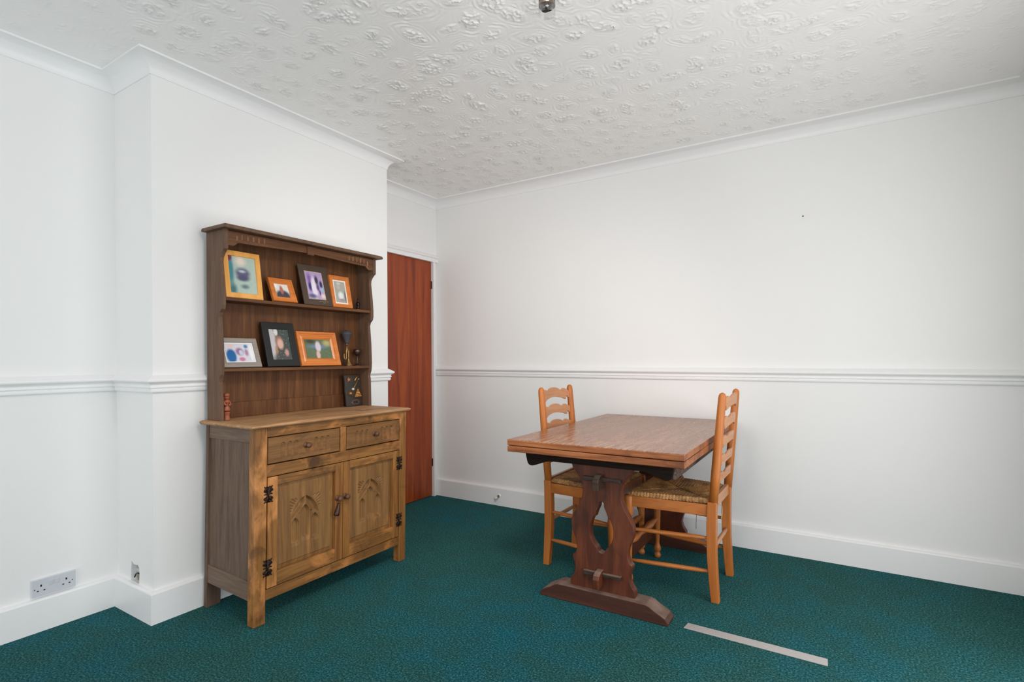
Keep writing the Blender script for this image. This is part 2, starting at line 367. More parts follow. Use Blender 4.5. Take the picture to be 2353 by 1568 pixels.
# hand stippled plaster ceiling: crumpled dabs with swirl lines around them, as real relief
def perlin(x, y, seed):
    rng = np.random.RandomState(seed); ang = rng.rand(256, 256)*2*PI
    xi = np.floor(x).astype(int); yi = np.floor(y).astype(int); xf = x-xi; yf = y-yi
    def g(ix, iy):
        a = ang[ix % 256, iy % 256]; return np.cos(a)*(x-ix)+np.sin(a)*(y-iy)
    u = xf*xf*xf*(xf*(xf*6-15)+10); v = yf*yf*yf*(yf*(yf*6-15)+10)
    a = g(xi, yi)*(1-u)+g(xi+1, yi)*u; b = g(xi, yi+1)*(1-u)+g(xi+1, yi+1)*u
    return (a*(1-v)+b*v)*1.4
def build_ceiling():
    gx = np.arange(0, XR+0.004, 0.004); gx = np.concatenate([[-0.15], gx, [XR+T]])
    gy = np.concatenate([[YE-T], np.arange(YE, -3.1, 0.35), np.arange(-2.9, 0.003, 0.004), [T]])
    X, Y = np.meshgrid(gx, gy, indexing='ij')
    wx = X+0.012*perlin(X*9, Y*9, 1); wy = Y+0.012*perlin(X*9+40, Y*9, 2)
    S = 0.128; rng = np.random.RandomState(5)
    jit = rng.rand(128, 128, 6)
    ci = np.floor(wx/S).astype(int); cj = np.floor(wy/S).astype(int)
    best = np.full(X.shape, 9.0); bp = [np.zeros(X.shape) for _ in range(3)]
    for di in (-1, 0, 1):
        for dj in (-1, 0, 1):
            J = jit[(ci+di) % 128, (cj+dj) % 128]
            cx = (ci+di+0.18+0.64*J[..., 0])*S; cy = (cj+dj+0.18+0.64*J[..., 1])*S
            a = J[..., 2]*PI; r = 0.032+0.022*J[..., 3]; el = 1+0.45*J[..., 4]
            dx = wx-cx; dy = wy-cy
            p_ = (dx*np.cos(a)+dy*np.sin(a))/(r*el); q_ = (-dx*np.sin(a)+dy*np.cos(a))*el/r/1.15
            d = np.hypot(p_, q_); m = d < best
            best = np.where(m, d, best)
            for k, val in enumerate((np.arctan2(q_, p_), J[..., 5], J[..., 2])): bp[k] = np.where(m, val, bp[k])
    d = best+0.10*perlin(X*34, Y*34, 3)
    sm_ = lambda e0, e1, x: (lambda t_: t_*t_*(3-2*t_))(np.clip((x-e0)/(e1-e0), 0, 1))
    rid = lambda n: np.clip(1-np.abs(n)*3.6, 0, 1)**1.8
    n1 = perlin(wx*36+0.5*perlin(X*20, Y*20, 7), wy*36, 4); n2 = perlin(wx*78, wy*78, 5)
    core = (1-sm_(0.62, 1.05, d))*(0.10+0.75*rid(n1)+0.35*rid(n2))*(0.55+0.6*bp[1])
    ph = bp[2]*20
    ring = np.sin(d*15.0+ph+2.2*perlin(X*11, Y*11, 8))
    arc = sm_(-0.05, 0.35, perlin(np.cos(bp[0])*1.3+ph, np.sin(bp[0])*1.3+bp[1]*9, 9))
    band = sm_(0.9, 1.15, d)*(1-sm_(1.5, 2.3, d))
    h = 0.0070*core+0.0009*(np.abs(ring)**0.7*np.sign(ring))*band*(0.35+arc)
    # smooth trowelled margin along the coving, quieter dabs near the window side and in the recess
    xl = np.where(Y > Y1, 0.0, np.where(Y > Y2-0.08, XB, XA))+0.0815
    edge = np.minimum(np.minimum(-Y-0.0815, X-xl), XR-0.0815-X)
    edge = np.where((Y < Y1+0.09) & (Y > Y1), np.minimum(edge, np.hypot(np.maximum(X-XB-0.0815, 0), Y-Y1)), edge)
    h *= sm_(0.004, 0.07, edge)*(0.45+0.55*sm_(0.1, 0.9, XR-X))*(0.4+0.6*sm_(-0.1, 0.25, np.maximum(X-0.45, Y-Y2)))
    Z = HC-h
    co = np.stack([X, Y, Z], -1).reshape(-1, 3).astype(np.float32)
    nx, ny = X.shape
    i, j = np.meshgrid(np.arange(nx-1), np.arange(ny-1), indexing='ij'); a = (i*ny+j).ravel()
    f = np.stack([a, a+1, a+ny+1, a+ny], -1).astype(np.int32)
    me = bpy.data.meshes.new('ceiling'); me.vertices.add(len(co)); me.vertices.foreach_set('co', co.ravel())
    me.loops.add(f.size); me.loops.foreach_set('vertex_index', f.ravel())
    me.polygons.add(len(f)); me.polygons.foreach_set('loop_start', np.arange(0, f.size, 4, dtype=np.int32))
    me.polygons.foreach_set('use_smooth', np.ones(len(f), dtype=bool)); me.update(calc_edges=True); me.validate()
    return structure(link_mesh('ceiling', me, M_CEIL))
build_ceiling()
structure(obj('wall_right', bx(-T, XR+T, 0, T, 0, HC), M_WALL))
bm = bmesh.new()
box(bm, -T, 0, Y1-0.02, 0, 1.98, HC); box(bm, -T, 0, -0.062, 0, 0, 1.98); box(bm, -T, 0, Y1-0.02, -0.84, 0, 1.98)
structure(obj('wall_left', bm, M_WALL))
structure(obj('wall_recess', bx(-T, XA, YE, Y2+0.02, 0, HC), M_WALL))
# chimney breast: body plus a near side skin with the torn hole in it
hole = [(0.152,0.232),(0.163,0.230),(0.171,0.226),(0.178,0.222),(0.188,0.2215),(0.203,0.2225),(0.211,0.225),(0.218,0.224),(0.224,0.219),(0.2285,0.212),
        (0.231,0.202),(0.232,0.188),(0.2305,0.172),(0.229,0.155),(0.229,0.140),(0.150,0.140),(0.148,0.155),(0.150,0.172),(0.1495,0.190),(0.152,0.205),(0.155,0.216)]
bm = cutout([[(0,0),(XB,0),(XB,HC),(0,HC)], hole], 0.03, lambda u, v, w_: (u, Y2+0.015+w_, v))
box(bm, 0, XB, Y2+0.03, Y1, 0, HC)
structure(obj('wall_breast', bm, M_WALL))
# wall beside the camera (window) and behind it
rect = lambda a0, a1, b0, b1: [(a0, b0), (a1, b0), (a1, b1), (a0, b1)]
structure(obj('wall_window', cutout([rect(YE, 0.0, 0, HC)]+[rect(*w_) for w_ in WIN], T, lambda u, v, w_: (XR+T/2+w_, u, v)), M_WALL))
RWIN = (0.3, 3.4, 0.08, 2.1)  # made-up rear window, cut for the added rear fill
structure(obj('wall_rear', cutout([rect(-T, XR+T, 0, HC), rect(*RWIN)], T, lambda u, v, w_: (u, YE-T/2+w_, v)), M_WALL))
for n_, (a0, a1, z0, z1) in enumerate(WIN+(RWIN,)):
    F = 0.05; mid = (a0+a1)/2
    fn = (lambda u, v, w_: (XR+0.05+w_, u, v)) if n_ < 2 else (lambda u, v, w_: (u, YE-0.05+w_, v))
    fr = structure(obj('window_%d' % (n_+1), cutout([rect(a0, a1, z0, z1), rect(a0+F, mid-F/2, z0+F, z1-F), rect(mid+F/2, a1-F, z0+F, z1-F)], 0.05, fn, 0.004), M_TRIM))
    obj('pane', cutout([rect(a0+F/2, a1-F/2, z0+F/2, z1-F/2)], 0.006, fn), M_GLASS, fr)

# mouldings: plan path with the room on the left
RP = [(XA, YE), (XA, Y2), (XB, Y2), (XB, Y1), (0, Y1), (0, 0), (XR, 0), (XR, YE)]
RP = RP[::-1]                      # travel so that the room lies on the left
cove = [(0, HCB-0.001), (0.0045, HCB-0.001), (0.0045, HCB+0.003)]
for k in range(1, 13):
    a = k/12*PI/2
    cove.append((0.0045+(DC-0.0045)*(1-math.cos(a)), HCB+0.003+(HC-0.009-HCB-0.003)*math.sin(a)))
cove += [(DC+0.004, HC-0.009), (DC+0.004, HC), (0, HC)]
c = trim('trim_1', RP+[RP[0]], cove, mat=M_TRIM)
m_ = c.modifiers.new('E', 'EDGE_SPLIT'); m_.split_angle = 0.6
for p in c.data.polygons: p.use_smooth = True
DZ, DH, DP = 1.0187, 0.079, 0.032
dado = [(0,0),(0.26,0),(0.38,0.05),(0.42,0.11),(0.43,0.19),(0.36,0.225),(0.35,0.25),(0.50,0.27),(0.55,0.32),(0.52,0.39),(0.42,0.415),(0.46,0.46),(0.62,0.53),(0.84,0.59),(0.97,0.64),(1,0.70),(0.95,0.755),(0.80,0.80),(0.55,0.87),(0.30,0.94),(0.12,0.985),(0.05,1),(0,1)]
dado = [(a*DP, DZ+b*DH) for a, b in dado]
RD = RP[::-1]
PATH_A = [(XR, YE), (XR, 0), (0.0, 0)]
PATH_B = [(0.0, Y1), (XB, Y1), (XB, Y2), (XA, Y2), (XA, YE)]
trim('trim_2', PATH_A, dado, mat=M_TRIM)
trim('trim_3', PATH_B, dado, mat=M_TRIM)
SK, ST = 0.138, 0.0225
skirt = [(0,0),(ST,0),(ST,SK-0.006),(ST-0.002,SK-0.001),(ST-0.009,SK+0.002),(0.004,SK+0.003),(0,SK+0.004)]
trim('baseboard_right', PATH_A, skirt, mat=M_TRIM)
trim('baseboard_left', PATH_B, skirt, mat=M_TRIM)

# door
d = structure(obj('door_1', bx(-0.04, 0.0, -0.838, -0.0635, 0.006, 1.977), M_DOOR, bevel=0.002))
for z0 in (1.752, 0.254):
    bm = bmesh.new(); tube(bm, [(0.004, -0.0615, z0), (0.004, -0.0615, z0+0.064)], 0.0055, 10)
    obj('hinge', bm, M_IRON, d)
arch = [(0,0),(0.024,0),(0.024,0.012),(0.018,0.016),(0.020,0.026),(0.016,0.036),(0.011,0.042),(0.006,0.046),(0,0.046)]
bm = bmesh.new()
# upright right of the door
rings = []
for z in (0, 1.9775):
    rings.append([bm.verts.new((o, -0.0625+a, z)) for o, a in arch])
grid_faces(bm, rings)
structure(obj('trim_4', bm, M_TRIM))
bm = bmesh.new()
head = [(0,1.978),(0.024,1.978),(0.024,1.999),(0.020,2.003),(0.021,2.008),(0.028,2.012),(0.033,2.018),(0.034,2.026),(0.026,2.031),(0.012,2.036),(0.006,2.045),(0,2.048)]
rings = [[bm.verts.new((o, y, z)) for o, z in head] for y in (-0.93, -0.0005)]
grid_faces(bm, rings)
structure(obj('trim_5', bm, M_TRIM))

# ------------------------------------------------------------------ small fixtures on the walls
def box_part(name, mat, parent, *a, bevel=0.0):
    return obj(name, bx(*a), mat, parent, bevel=bevel)
sk = thing('wall_socket', 'white double wall socket with two switches just above the skirting board', 'socket', (XA, -2.613, 0.185))
obj('faceplate', cutout([[(-0.076,-0.037),(0.078,-0.037),(0.078,0.037),(-0.076,0.037)]], 0.011, lambda u, v, w_: (0.0055+w_, u, v), 0.0025), M_PLASTIC, sk)
for s in (-1, 1):
    cy = s*0.044
    bm = bmesh.new()
    box(bm, 0.0095, 0.0113, cy-0.0028, cy+0.0028, 0.004, 0.013)
    box(bm, 0.0095, 0.0113, cy-0.0145, cy-0.008, -0.015, -0.0105); box(bm, 0.0095, 0.0113, cy+0.008, cy+0.0145, -0.015, -0.0105)
    obj('pin_slot', bm, M_SLOT, sk)
    bm = bmesh.new(); lathe(bm, [(0.0026, 0.0095), (0.0026, 0.0114), (0.0005, 0.0114)], (0, s*0.066, -0.004), (1, 0, 0), 12)
    obj('screw_cap', bm, plain('grey_screw', lin(70, 72, 76), 0.5), sk)
    sw = obj('switch', cutout([[(-0.0065,-0.0095),(0.0065,-0.0095),(0.0065,0.0095),(-0.0065,0.0095)]], 0.004, lambda u, v, w_: (0.0115+w_+v*0.06, s*0.0105+u, v+0.012), 0.001), M_PLASTIC, sk)
# cable fitting in the torn hole
hf = thing('cable_fitting', 'old grey and brass cable fitting in the torn plaster hole above the skirting', 'cable fitting', (0.19, Y2+0.028, 0.142))
obj('back_plate', bx(-0.045, 0.045, -0.006, 0.0, 0.0, 0.085), plain('grey_mortar', lin(176, 174, 172), 0.8, var=0.12), hf)
bm = bmesh.new(); box(bm, -0.018, 0.014, -0.016, -0.004, 0.042, 0.058); obj('clip', bm, plain('grey_box', lin(196, 194, 192), 0.5), hf, bevel=0.002)
bm = bmesh.new(); lathe(bm, [(0.015, 0), (0.015, 0.010), (0.010, 0.014), (0.006, 0.014), (0.006, 0.008), (0.0, 0.008)], (0.008, -0.004, 0.018), (-0.3, -1, 0.1), 18)
obj('brass_ring', bm, plain('dirty_brass', lin(150, 128, 98), 0.4, 0.4, var=0.2), hf, smooth=True)
bm = bmesh.new(); tube(bm, spline([(0.02, -0.006, 0.026), (0.004, -0.016, 0.036), (-0.018, -0.016, 0.030), (-0.030, -0.018, 0.012)], 5), 0.003, 8)
obj('wire', bm, M_BLACK, hf, smooth=True)
# pipe stub on the right skirting
ps = thing('pipe_stub', 'small capped brass pipe stub poking from the skirting on the long wall', 'pipe', (0.651, -ST, 0.080))
bm = bmesh.new(); lathe(bm, [(0.016, 0.001), (0.015, -0.004), (0.009, -0.006)], (0, 0, 0), (0, 1, 0), 20); obj('collar', bm, M_TRIM, ps, smooth=True)
dr = Vector((-0.35, -0.75, -0.42)).normalized()
bm = bmesh.new(); tube(bm, [dr*0.0, dr*0.022], 0.0085, 14); obj('pipe', bm, plain('tarnished_brass', lin(120, 104, 78), 0.35, 0.7, var=0.2), ps, smooth=True)
bm = bmesh.new(); tube(bm, [dr*0.020, dr*0.024, dr*0.044, dr*0.046], [0.009, 0.0105, 0.0105, 0.008], 14); obj('cap', bm, plain('cream_cap', lin(222, 214, 204), 0.4), ps, smooth=True)
bm = bmesh.new(); ball(bm, (0, 0, 0), 0.004, n=6); nl = obj('nail', bm, M_PEWTER); nl.location = (2.761, -0.001, 1.981)
tag(nl, 'tiny nail head left high in the bare long wall', 'nail')
FILL_LOC = Vector((2.45, -2.5, 2.2))  # out-of-view position of two added fill lights, no fixture here
# ceiling spotlight, hanging into the top of the view
sp = thing('spotlight', 'ceiling spotlight with a dark nickel barrel and clear glass rim', 'ceiling light', (2.172, -2.03, HC-0.009))
bm = bmesh.new(); lathe(bm, [(0.001, 0.008), (0.055, 0.008), (0.055, -0.012), (0.048, -0.020), (0.012, -0.024), (0.001, -0.024)], (0, 0, 0), (0, 0, 1), 32); obj('ceiling_rose', bm, M_NICKEL, sp, smooth=True)
bm = bmesh.new(); tube(bm, [(0, 0, -0.02), (0, 0, -0.10)], 0.008, 12); obj('stem', bm, M_NICKEL, sp, smooth=True)
bm = bmesh.new(); lathe(bm, [(0.001, -0.098), (0.024, -0.098), (0.0262, -0.104), (0.0262, -0.213), (0.0245, -0.215), (0.0235, -0.213), (0.0235, -0.13), (0.001, -0.13)], n=36); obj('barrel', bm, M_NICKEL, sp, smooth=True)
bm = bmesh.new(); lathe(bm, [(0.001, -0.14), (0.0135, -0.14), (0.0135, -0.222), (0.0115, -0.224), (0.001, -0.224)], (-0.006, 0, 0), n=24); obj('lamp_holder', bm, M_BLACK, sp)
bm = bmesh.new(); lathe(bm, [(0.0268, -0.205), (0.0268, -0.240), (0.0260, -0.240), (0.0260, -0.205)], n=36)
obj('glass_rim', bm, M_GLASS, sp, smooth=True)
lp = bpy.data.lights.new('warm_fill', 'POINT'); lp.energy = 8; lp.color = (1.0, 0.93, 0.88); lp.shadow_soft_size = 0.15  # added warm fill, not a lamp of the room
lo = bpy.data.objects.new('warm_fill', lp); COL.objects.link(lo); lo.location = FILL_LOC
sl = bpy.data.lights.new('corner_fill', 'SPOT'); sl.energy = 62; sl.color = (1.0, 0.93, 0.88); sl.shadow_soft_size = 0.20; sl.spot_size = 1.6; sl.spot_blend = 1.0  # added wide spot that lifts the dark far corner
so = bpy.data.objects.new('corner_fill', sl); COL.objects.link(so); so.location = FILL_LOC
so.rotation_euler = (Vector((0.2, 0.0, 0.45))-FILL_LOC).to_track_quat('-Z', 'Y').to_euler()
# threshold strip on the carpet
bm = cutout([[(0, 0.002), (0.006, 0.052), (0.532, 0.047), (0.534, -0.005)]], 0.004, lambda u, v, w_: (2.3755+u, -1.195+v, 0.0025+w_), 0.001)
tag(obj('floor_strip', bm, M_ALU), 'flat dull metal strip lying on the carpet near the table foot', 'metal strip')

# ------------------------------------------------------------------ dresser
DR = Vector((0.602, -1.70, 0))
YL, YRt = -2.172, -1.236
lean = lambda z: 0.02*min(max(z, 0), 0.87)
dresser = thing('welsh_dresser', 'old oak dresser with plate rack, two drawers and two gothic carved doors', 'dresser', DR)
DPARTS = []
def dp(name, bm, mat, parent=None, bevel=0.002, smooth=False, seg=2):
    for v in bm.verts: v.co.y += lean(v.co.z)
    o = obj(name, bm, mat, parent or dresser, off=DR, bevel=bevel, smooth=smooth, seg=seg)
    return o
def dmesh(name, me, mat, parent):
    for v in me.vertices:
        v.co.y += lean(v.co.z); v.co -= DR
    return link_mesh(name, me, mat, parent, True)
# posts
for (y0, y1) in ((YL, YL+0.057), (YRt-0.052, YRt)):
    bm = bx(0.752, 0.80, y0, y1, 0, 0.863); dp('leg', bm, M_FRONTV, bevel=0.005, seg=3)
    s = 1 if y0 == YL else -1
    yo = y0 if s > 0 else y1
    bm = bx(0.404, 0.426, min(yo, yo+s*0.068), max(yo, yo+s*0.068), 0, 0.863); dp('leg', bm, M_SIDE)
# sides: rails, recessed panel, bottom rail
for s, yo in ((1, YL), (-1, YRt)):
    ya, yb = sorted((yo+s*0.004, yo+s*0.026))
    dp('side_rail', bx(0.424, 0.754, ya, yb, 0.797, 0.863), M_RAILSIDE)
    bm = bmesh.new(); P = [(0.424, 0.118), (0.754, 0.107), (0.754, 0.191), (0.424, 0.202)]
    r = [[bm.verts.new((x, y, z)) for x, z in P] for y in (ya, yb)]; grid_faces(bm, r)
    dp('side_rail', bm, M_RAILSIDE)
    pa, pb = sorted((yo+s*0.010, yo+s*0.020))
    dp('side_panel', bx(0.424, 0.754, pa, pb, 0.185, 0.80), M_SIDE)
# worktop with moulded edge
bm = bmesh.new()
edge = [(0.0, 0.862), (0.012, 0.862), (0.018, 0.866), (0.021, 0.871), (0.020, 0.876), (0.014, 0.8785), (0.008, 0.880)]
x0, x1, y0, y1 = 0.402, 0.801, -2.182+0.0, -1.244
rings = []
for o_, z in edge:
    rings.append([bm.verts.new(p) for p in ((x0, y0-o_, z), (x1+o_, y0-o_, z), (x1+o_, y1+o_, z), (x0, y1+o_, z))])
grid_faces(bm, rings)
for v in bm.verts: v.co.y += 0.0
dp('worktop', bm, M_WTOP, bevel=0)
# front frame
dp('front_rail', bx(0.762, 0.798, YL+0.057, YRt-0.052, 0.82, 0.863), M_FRONTH)
dp('front_rail', bx(0.762, 0.798, YL+0.057, YRt-0.052, 0.643, 0.695), M_FRONTH)
dp('front_rail', bx(0.762, 0.797, YL+0.057, YRt-0.052, 0.100, 0.146), M_FRONTH)
dp('front_stile', bx(0.762, 0.798, -1.712, -1.676, 0.695, 0.82), M_FRONTV)
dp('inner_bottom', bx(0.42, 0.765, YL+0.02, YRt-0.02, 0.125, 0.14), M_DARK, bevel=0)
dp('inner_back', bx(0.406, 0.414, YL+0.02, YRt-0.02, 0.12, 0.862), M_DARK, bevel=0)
def smooth(e0, e1, x):
    t_ = np.clip((x-e0)/(e1-e0), 0, 1); return t_*t_*(3-2*t_)
def knob(parent, y, z, x=0.797, r=0.0125, name='knob'):
    bm = bmesh.new()
    lathe(bm, [(r*1.05, 0), (r*1.15, 0.002), (r*0.95, 0.005), (r*0.55, 0.008), (r*0.5, 0.012), (r*0.8, 0.0155), (r*1.05, 0.020), (r*1.08, 0.025), (r*0.9, 0.031), (r*0.5, 0.0345), (0.0003, 0.0352)], (x, y, z), (1, 0, 0), 24)
    dp(name, bm, M_KNOB, parent, bevel=0, smooth=True)
for (y0, y1, z0, z1) in ((-2.111, -1.7155, 0.6985, 0.8165), (-1.6725, -1.2915, 0.6985, 0.8165)):
    dw = dp('drawer', bx(0.55, 0.789, y0, y1, z0, z1), M_DRAWER, bevel=0.001)
    yc = (y0+y1)/2; W_, H_ = y1-y0, z1-z0
    def fn(u, v):
        Y = y0+u*W_; Z = z0+v*H_
        e = np.minimum(np.minimum(Y-y0, y1-Y), np.minimum(Z-z0, z1-Z))
        h = -0.004*(1-smooth(0, 0.004, e))
        for c_ in (-0.122, -0.088, -0.054, 0.056, 0.090, 0.124):
            s_ = np.abs(Y-yc-c_); tz = Z-z0
            half = 0.0115*np.where(tz > 0.078, np.sqrt(np.clip(1-((tz-0.078)/0.0115)**2, 0, 1)), 1)
            d_ = np.minimum(half-s_, tz-0.018)
            h = h-0.0065*smooth(0, 0.0035, d_)
        return (np.where(e < 1e-6, 0.787, 0.7985+h), Y, Z)
    dmesh('drawer_front', heightfield(220, 70, fn), M_DRAWER, dw)
    knob(dw, yc-0.002, z0+0.061)
def lancet(s, t, c_, w_, tb, ts, k=2.0):
    a = np.abs(s-c_); R = w_*k
    low = np.maximum(a-w_, tb-t)
    hi = np.maximum(np.hypot(a+(R-w_), t-ts)-R, tb-t)
    return np.where(t < ts, low, hi)
def door_panel_fn(yc, zb, y0, y1, z0, z1):
    def fn(u, v):
        Y = y0+u*(y1-y0); Z = z0+v*(z1-z0)
        e = np.minimum(np.minimum(Y-y0, y1-Y), np.minimum(Z-z0, z1-Z))
        h = -0.0035*(1-smooth(0.016, 0.020, e))-0.003*(1-smooth(0, 0.016, e))
        s = Y-yc; t_ = Z-zb
        a = np.abs(s)
        # big two-centred arch
        arch_ = np.where(t_ > 0.10, np.hypot(a+0.0427, t_-0.10)-0.1227, a-0.08)
        # ogee bar from the arch foot up to the middle
        bar_t = 0.105+0.073*(1-np.clip(a/0.078, 0, 1))**1.25
        dag = np.maximum.reduce([arch_+0.003, bar_t+0.0055-t_, 0.0028-a])
        h = h-0.012*smooth(0, 0.010, -dag)-0.006*smooth(0, 0.002, -dag)
        # three lancets with a double step
        for c_, w_, tb, ts in ((0, 0.0235, 0.012, 0.128), (-0.0545, 0.0215, 0.0, 0.080), (0.0545, 0.0215, 0.0, 0.080)):
            L_ = lancet(s, t_, c_, w_, tb, ts)
            h = h-0.010*smooth(0, 0.0022, -L_)-0.008*smooth(0.0040, 0.0065, -L_)
            h = h-0.003*smooth(0, 0.002, -lancet(s, t_, c_, w_, tb-0.016, ts))*(t_ < tb)*np.clip((t_-tb+0.016)/0.016, 0, 1)
        # small sunk spandrels between the bar and the lancets
        sp_ = np.maximum.reduce([t_-bar_t+0.0055, 0.029-a, 0.128-t_*1.0-0.0, a-0.050])
        sp_ = np.maximum(sp_, -lancet(s, t_, 0, 0.0275, 0.0, 0.128))
        h = h-0.008*smooth(0, 0.003, -sp_)
        # leaf fans in the corners above the arch
        dx, dz = a-0.020, t_-0.165
        ang = np.arctan2(t_-0.150, a-0.010)
        fan = (arch_ > 0.004) & (a < 0.086) & (t_ > 0.135) & (t_ < 0.212)
        m = smooth(0.004, 0.008, arch_)*(1-smooth(0.080, 0.086, a))*(1-smooth(0.200, 0.212, t_+0.25*np.maximum(0, 0.05-a)))*smooth(0.135, 0.15, t_)*smooth(0.035, 0.046, a)
        h = h-m*0.0065*(0.5+0.5*np.cos(ang*34))
        return (0.7825+h, Y, Z)
    return fn
def hinge(parent, y, z):
    bm = bmesh.new(); X = 0.7985
    tube(bm, [(X+0.003, y, z-0.034), (X+0.003, y, z+0.034)], 0.0035, 10)
    for s in (-1, 1):
        for q in (-1, 1):
            pts = []
            for k in range(15):
                a = k/14*1.45*PI; r = 0.0105*(1-0.4*k/14)
                pts.append((X+0.0015, y+s*(0.0125-r*math.cos(a)), z+q*(0.012+0.0125*k/14*0.6+r*math.sin(a)*0.9)))
            tube(bm, pts, [0.0042-0.0012*k/14 for k in range(15)], 8)
        ball(bm, (X, y+s*0.011, z+0.018), 0.0085, (0.35, 1, 1.25), 8); ball(bm, (X, y+s*0.011, z-0.018), 0.0085, (0.35, 1, 1.25), 8)
        tube(bm, [(X+0.001, y, z), (X+0.001, y+s*0.010, z+0.004), (X+0.001, y+s*0.020, z)], [0.004, 0.0045, 0.003], 8)
        tube(bm, [(X+0.001, y+s*0.004, z-0.034), (X+0.001, y+s*0.016, z-0.030), (X+0.001, y+s*0.020, z-0.036)], [0.003, 0.004, 0.003], 8)
        tube(bm, [(X+0.001, y+s*0.004, z+0.034), (X+0.001, y+s*0.016, z+0.031), (X+0.001, y+s*0.020, z+0.037)], [0.003, 0.004, 0.003], 8)
    dp('hinge', bm, M_IRON, parent, bevel=0, smooth=True)
for (y0, y1, py0, py1, hy, yc) in ((-2.1095, -1.6935, -2.061, -1.739, -2.1085, -1.903), (-1.6905, -1.2935, -1.648, -1.337, -1.2915, -1.495)):
    z0, z1, pz0, pz1 = 0.1495, 0.6395, 0.213, 0.601
    dr_ = dp('door', bx(0.756, 0.758, y0+0.01, y1-0.01, z0+0.01, z1-0.01), M_PANEL, bevel=0)
    dp('door_stile', bx(0.776, 0.7985, y0, py0, z0, z1), M_FRONTV, dr_)
    dp('door_stile', bx(0.776, 0.7985, py1, y1, z0, z1), M_FRONTV, dr_)
    dp('door_rail', bx(0.776, 0.798, py0, py1, pz1, z1), M_FRONTH, dr_)
    dp('door_rail', bx(0.776, 0.798, py0, py1, z0, pz0), M_FRONTH, dr_)
    dmesh('carved_panel', heightfield(230, 270, door_panel_fn(yc, 0.305, py0, py1, pz0, pz1)), M_PANEL, dr_)
    hinge(dr_, hy, 0.567); hinge(dr_, hy, 0.243)
    left = y0 < -2
    knob(dr_, -1.7275 if left else -1.6815, 0.465, r=0.0135)
    if left:
        bm = bmesh.new()
        lathe(bm, [(0.0005, 0.018), (0.004, 0.018), (0.0065, 0.010), (0.006, 0.004), (0.009, 0.000), (0.0105, -0.010), (0.013, -0.028), (0.0145, -0.038), (0.0125, -0.044), (0.0005, -0.045)], (0.812, -1.7335, 0.425), (0.06, 0.22, 1), 20)
        dp('drop_pull', bm, plain('dark_metal_pull', lin(66, 44, 36), 0.3, 0.5), dr_, bevel=0, smooth=True)
# plate rack
prof = [(0.880,0.514),(1.045,0.510),(1.062,0.506),(1.075,0.509),(1.095,0.517),(1.14,0.521),(1.25,0.517),(1.345,0.509),(1.365,0.507),(1.385,0.514),(1.400,0.531),(1.42,0.536),(1.46,0.536),(1.52,0.531),(1.58,0.523),(1.62,0.518),(1.64,0.521),(1.655,0.531),(1.668,0.544),(1.678,0.558),(1.767,0.558)]
RL, RR = -2.168, -1.238     # base coordinates (lean adds 0.0174)
ct = [(0.406, 0.880)]+[(x, z) for z, x in prof]+[(0.406, 1.767)]
for yc in (RL+0.010, RR-0.010):
    dp('rack_side', cutout([ct], 0.020, lambda u, v, w_: (u, yc+w_, v), 0.002), M_RACKV, bevel=0)
dp('back_board', bx(0.405, 0.412, RL+0.02, RR-0.02, 0.880, 1.766), M_BACK, bevel=0)
dp('back_rail', bx(0.411, 0.422, RL+0.02, RR-0.02, 0.880, 0.955), M_BACK, bevel=0.003)
for z in (1.458, 1.1245):
    xf = 0.530 if z > 1.3 else 0.519
    dp('shelf', bx(0.411, xf, RL+0.0195, RR-0.0195, z-0.016, z), M_RACK, bevel=0.002)
# frieze board, shaped lower edge, keystone block and gouge cuts
y0, y1 = RL+0.0195, RR-0.0195; ym = (y0+y1)/2
low = lambda e: 0.0 if e < 0.036 else (0.0 + (e-0.036)/0.026)**1.0
def zlow(Y):
    e = np.minimum(Y-y0, y1-Y)
    st_ = 1.6965+0.019*smooth(0.030, 0.056, e)
    return st_+0.013*smooth(0.05, 0.47, e)
ys = np.linspace(y0, y1, 90)
ct = [(float(Y), float(zlow(Y))) for Y in ys]+[(y1, 1.766), (y0, 1.766)]
fr_ = dp('frieze', cutout([ct], 0.010, lambda u, v, w_: (0.5435+w_, u, v), 0.001), M_RACK, bevel=0)
def fz(u, v):
    Y = y0+u*(y1-y0); zl = zlow(Y)+0.0015; Z = zl+v*(1.766-zl)
    e = np.minimum(Y-y0, y1-Y)
    h = np.zeros_like(Y)
    for c_ in (0.044, 0.070, 0.098, 0.126, 0.154, 0.182):
        s_ = np.abs(e-c_); base = zlow(Y)
        top = base+0.042
        half = 0.0045*np.where(Z > top-0.0065, np.sqrt(np.clip(1-((Z-top+0.0065)/0.0065)**2, 0, 1)), 1)
        h = h-0.0055*smooth(0, 0.0028, np.minimum(half-s_, Z-base-0.012))
    return (np.where((v < 0.001) | (v > 0.999) | (u < 0.0001) | (u > 0.9999), 0.544, 0.5555+h), Y, Z)
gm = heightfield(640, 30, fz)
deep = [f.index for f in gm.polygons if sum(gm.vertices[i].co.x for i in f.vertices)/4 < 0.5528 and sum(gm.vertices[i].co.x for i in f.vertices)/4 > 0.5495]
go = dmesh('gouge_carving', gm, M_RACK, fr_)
gm.materials.append(wood('pale_gouged_oak', lin(120, 82, 56), lin(150, 110, 82), lin(176, 138, 110), 'Z', 0.5, 1.0, seed=33, fig=0.3))  # paler oak tone on the gouge floors
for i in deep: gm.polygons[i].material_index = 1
bm = bmesh.new(); P = [(ym-0.024, 1.764), (ym+0.024, 1.764), (ym+0.019, 1.718), (ym-0.019, 1.718)]
r = [[bm.verts.new((x, y, z)) for y, z in P] for x in (0.550, 0.564)]; grid_faces(bm, r); dp('keystone', bm, M_RACK, fr_)
bm = bmesh.new(); rings = []
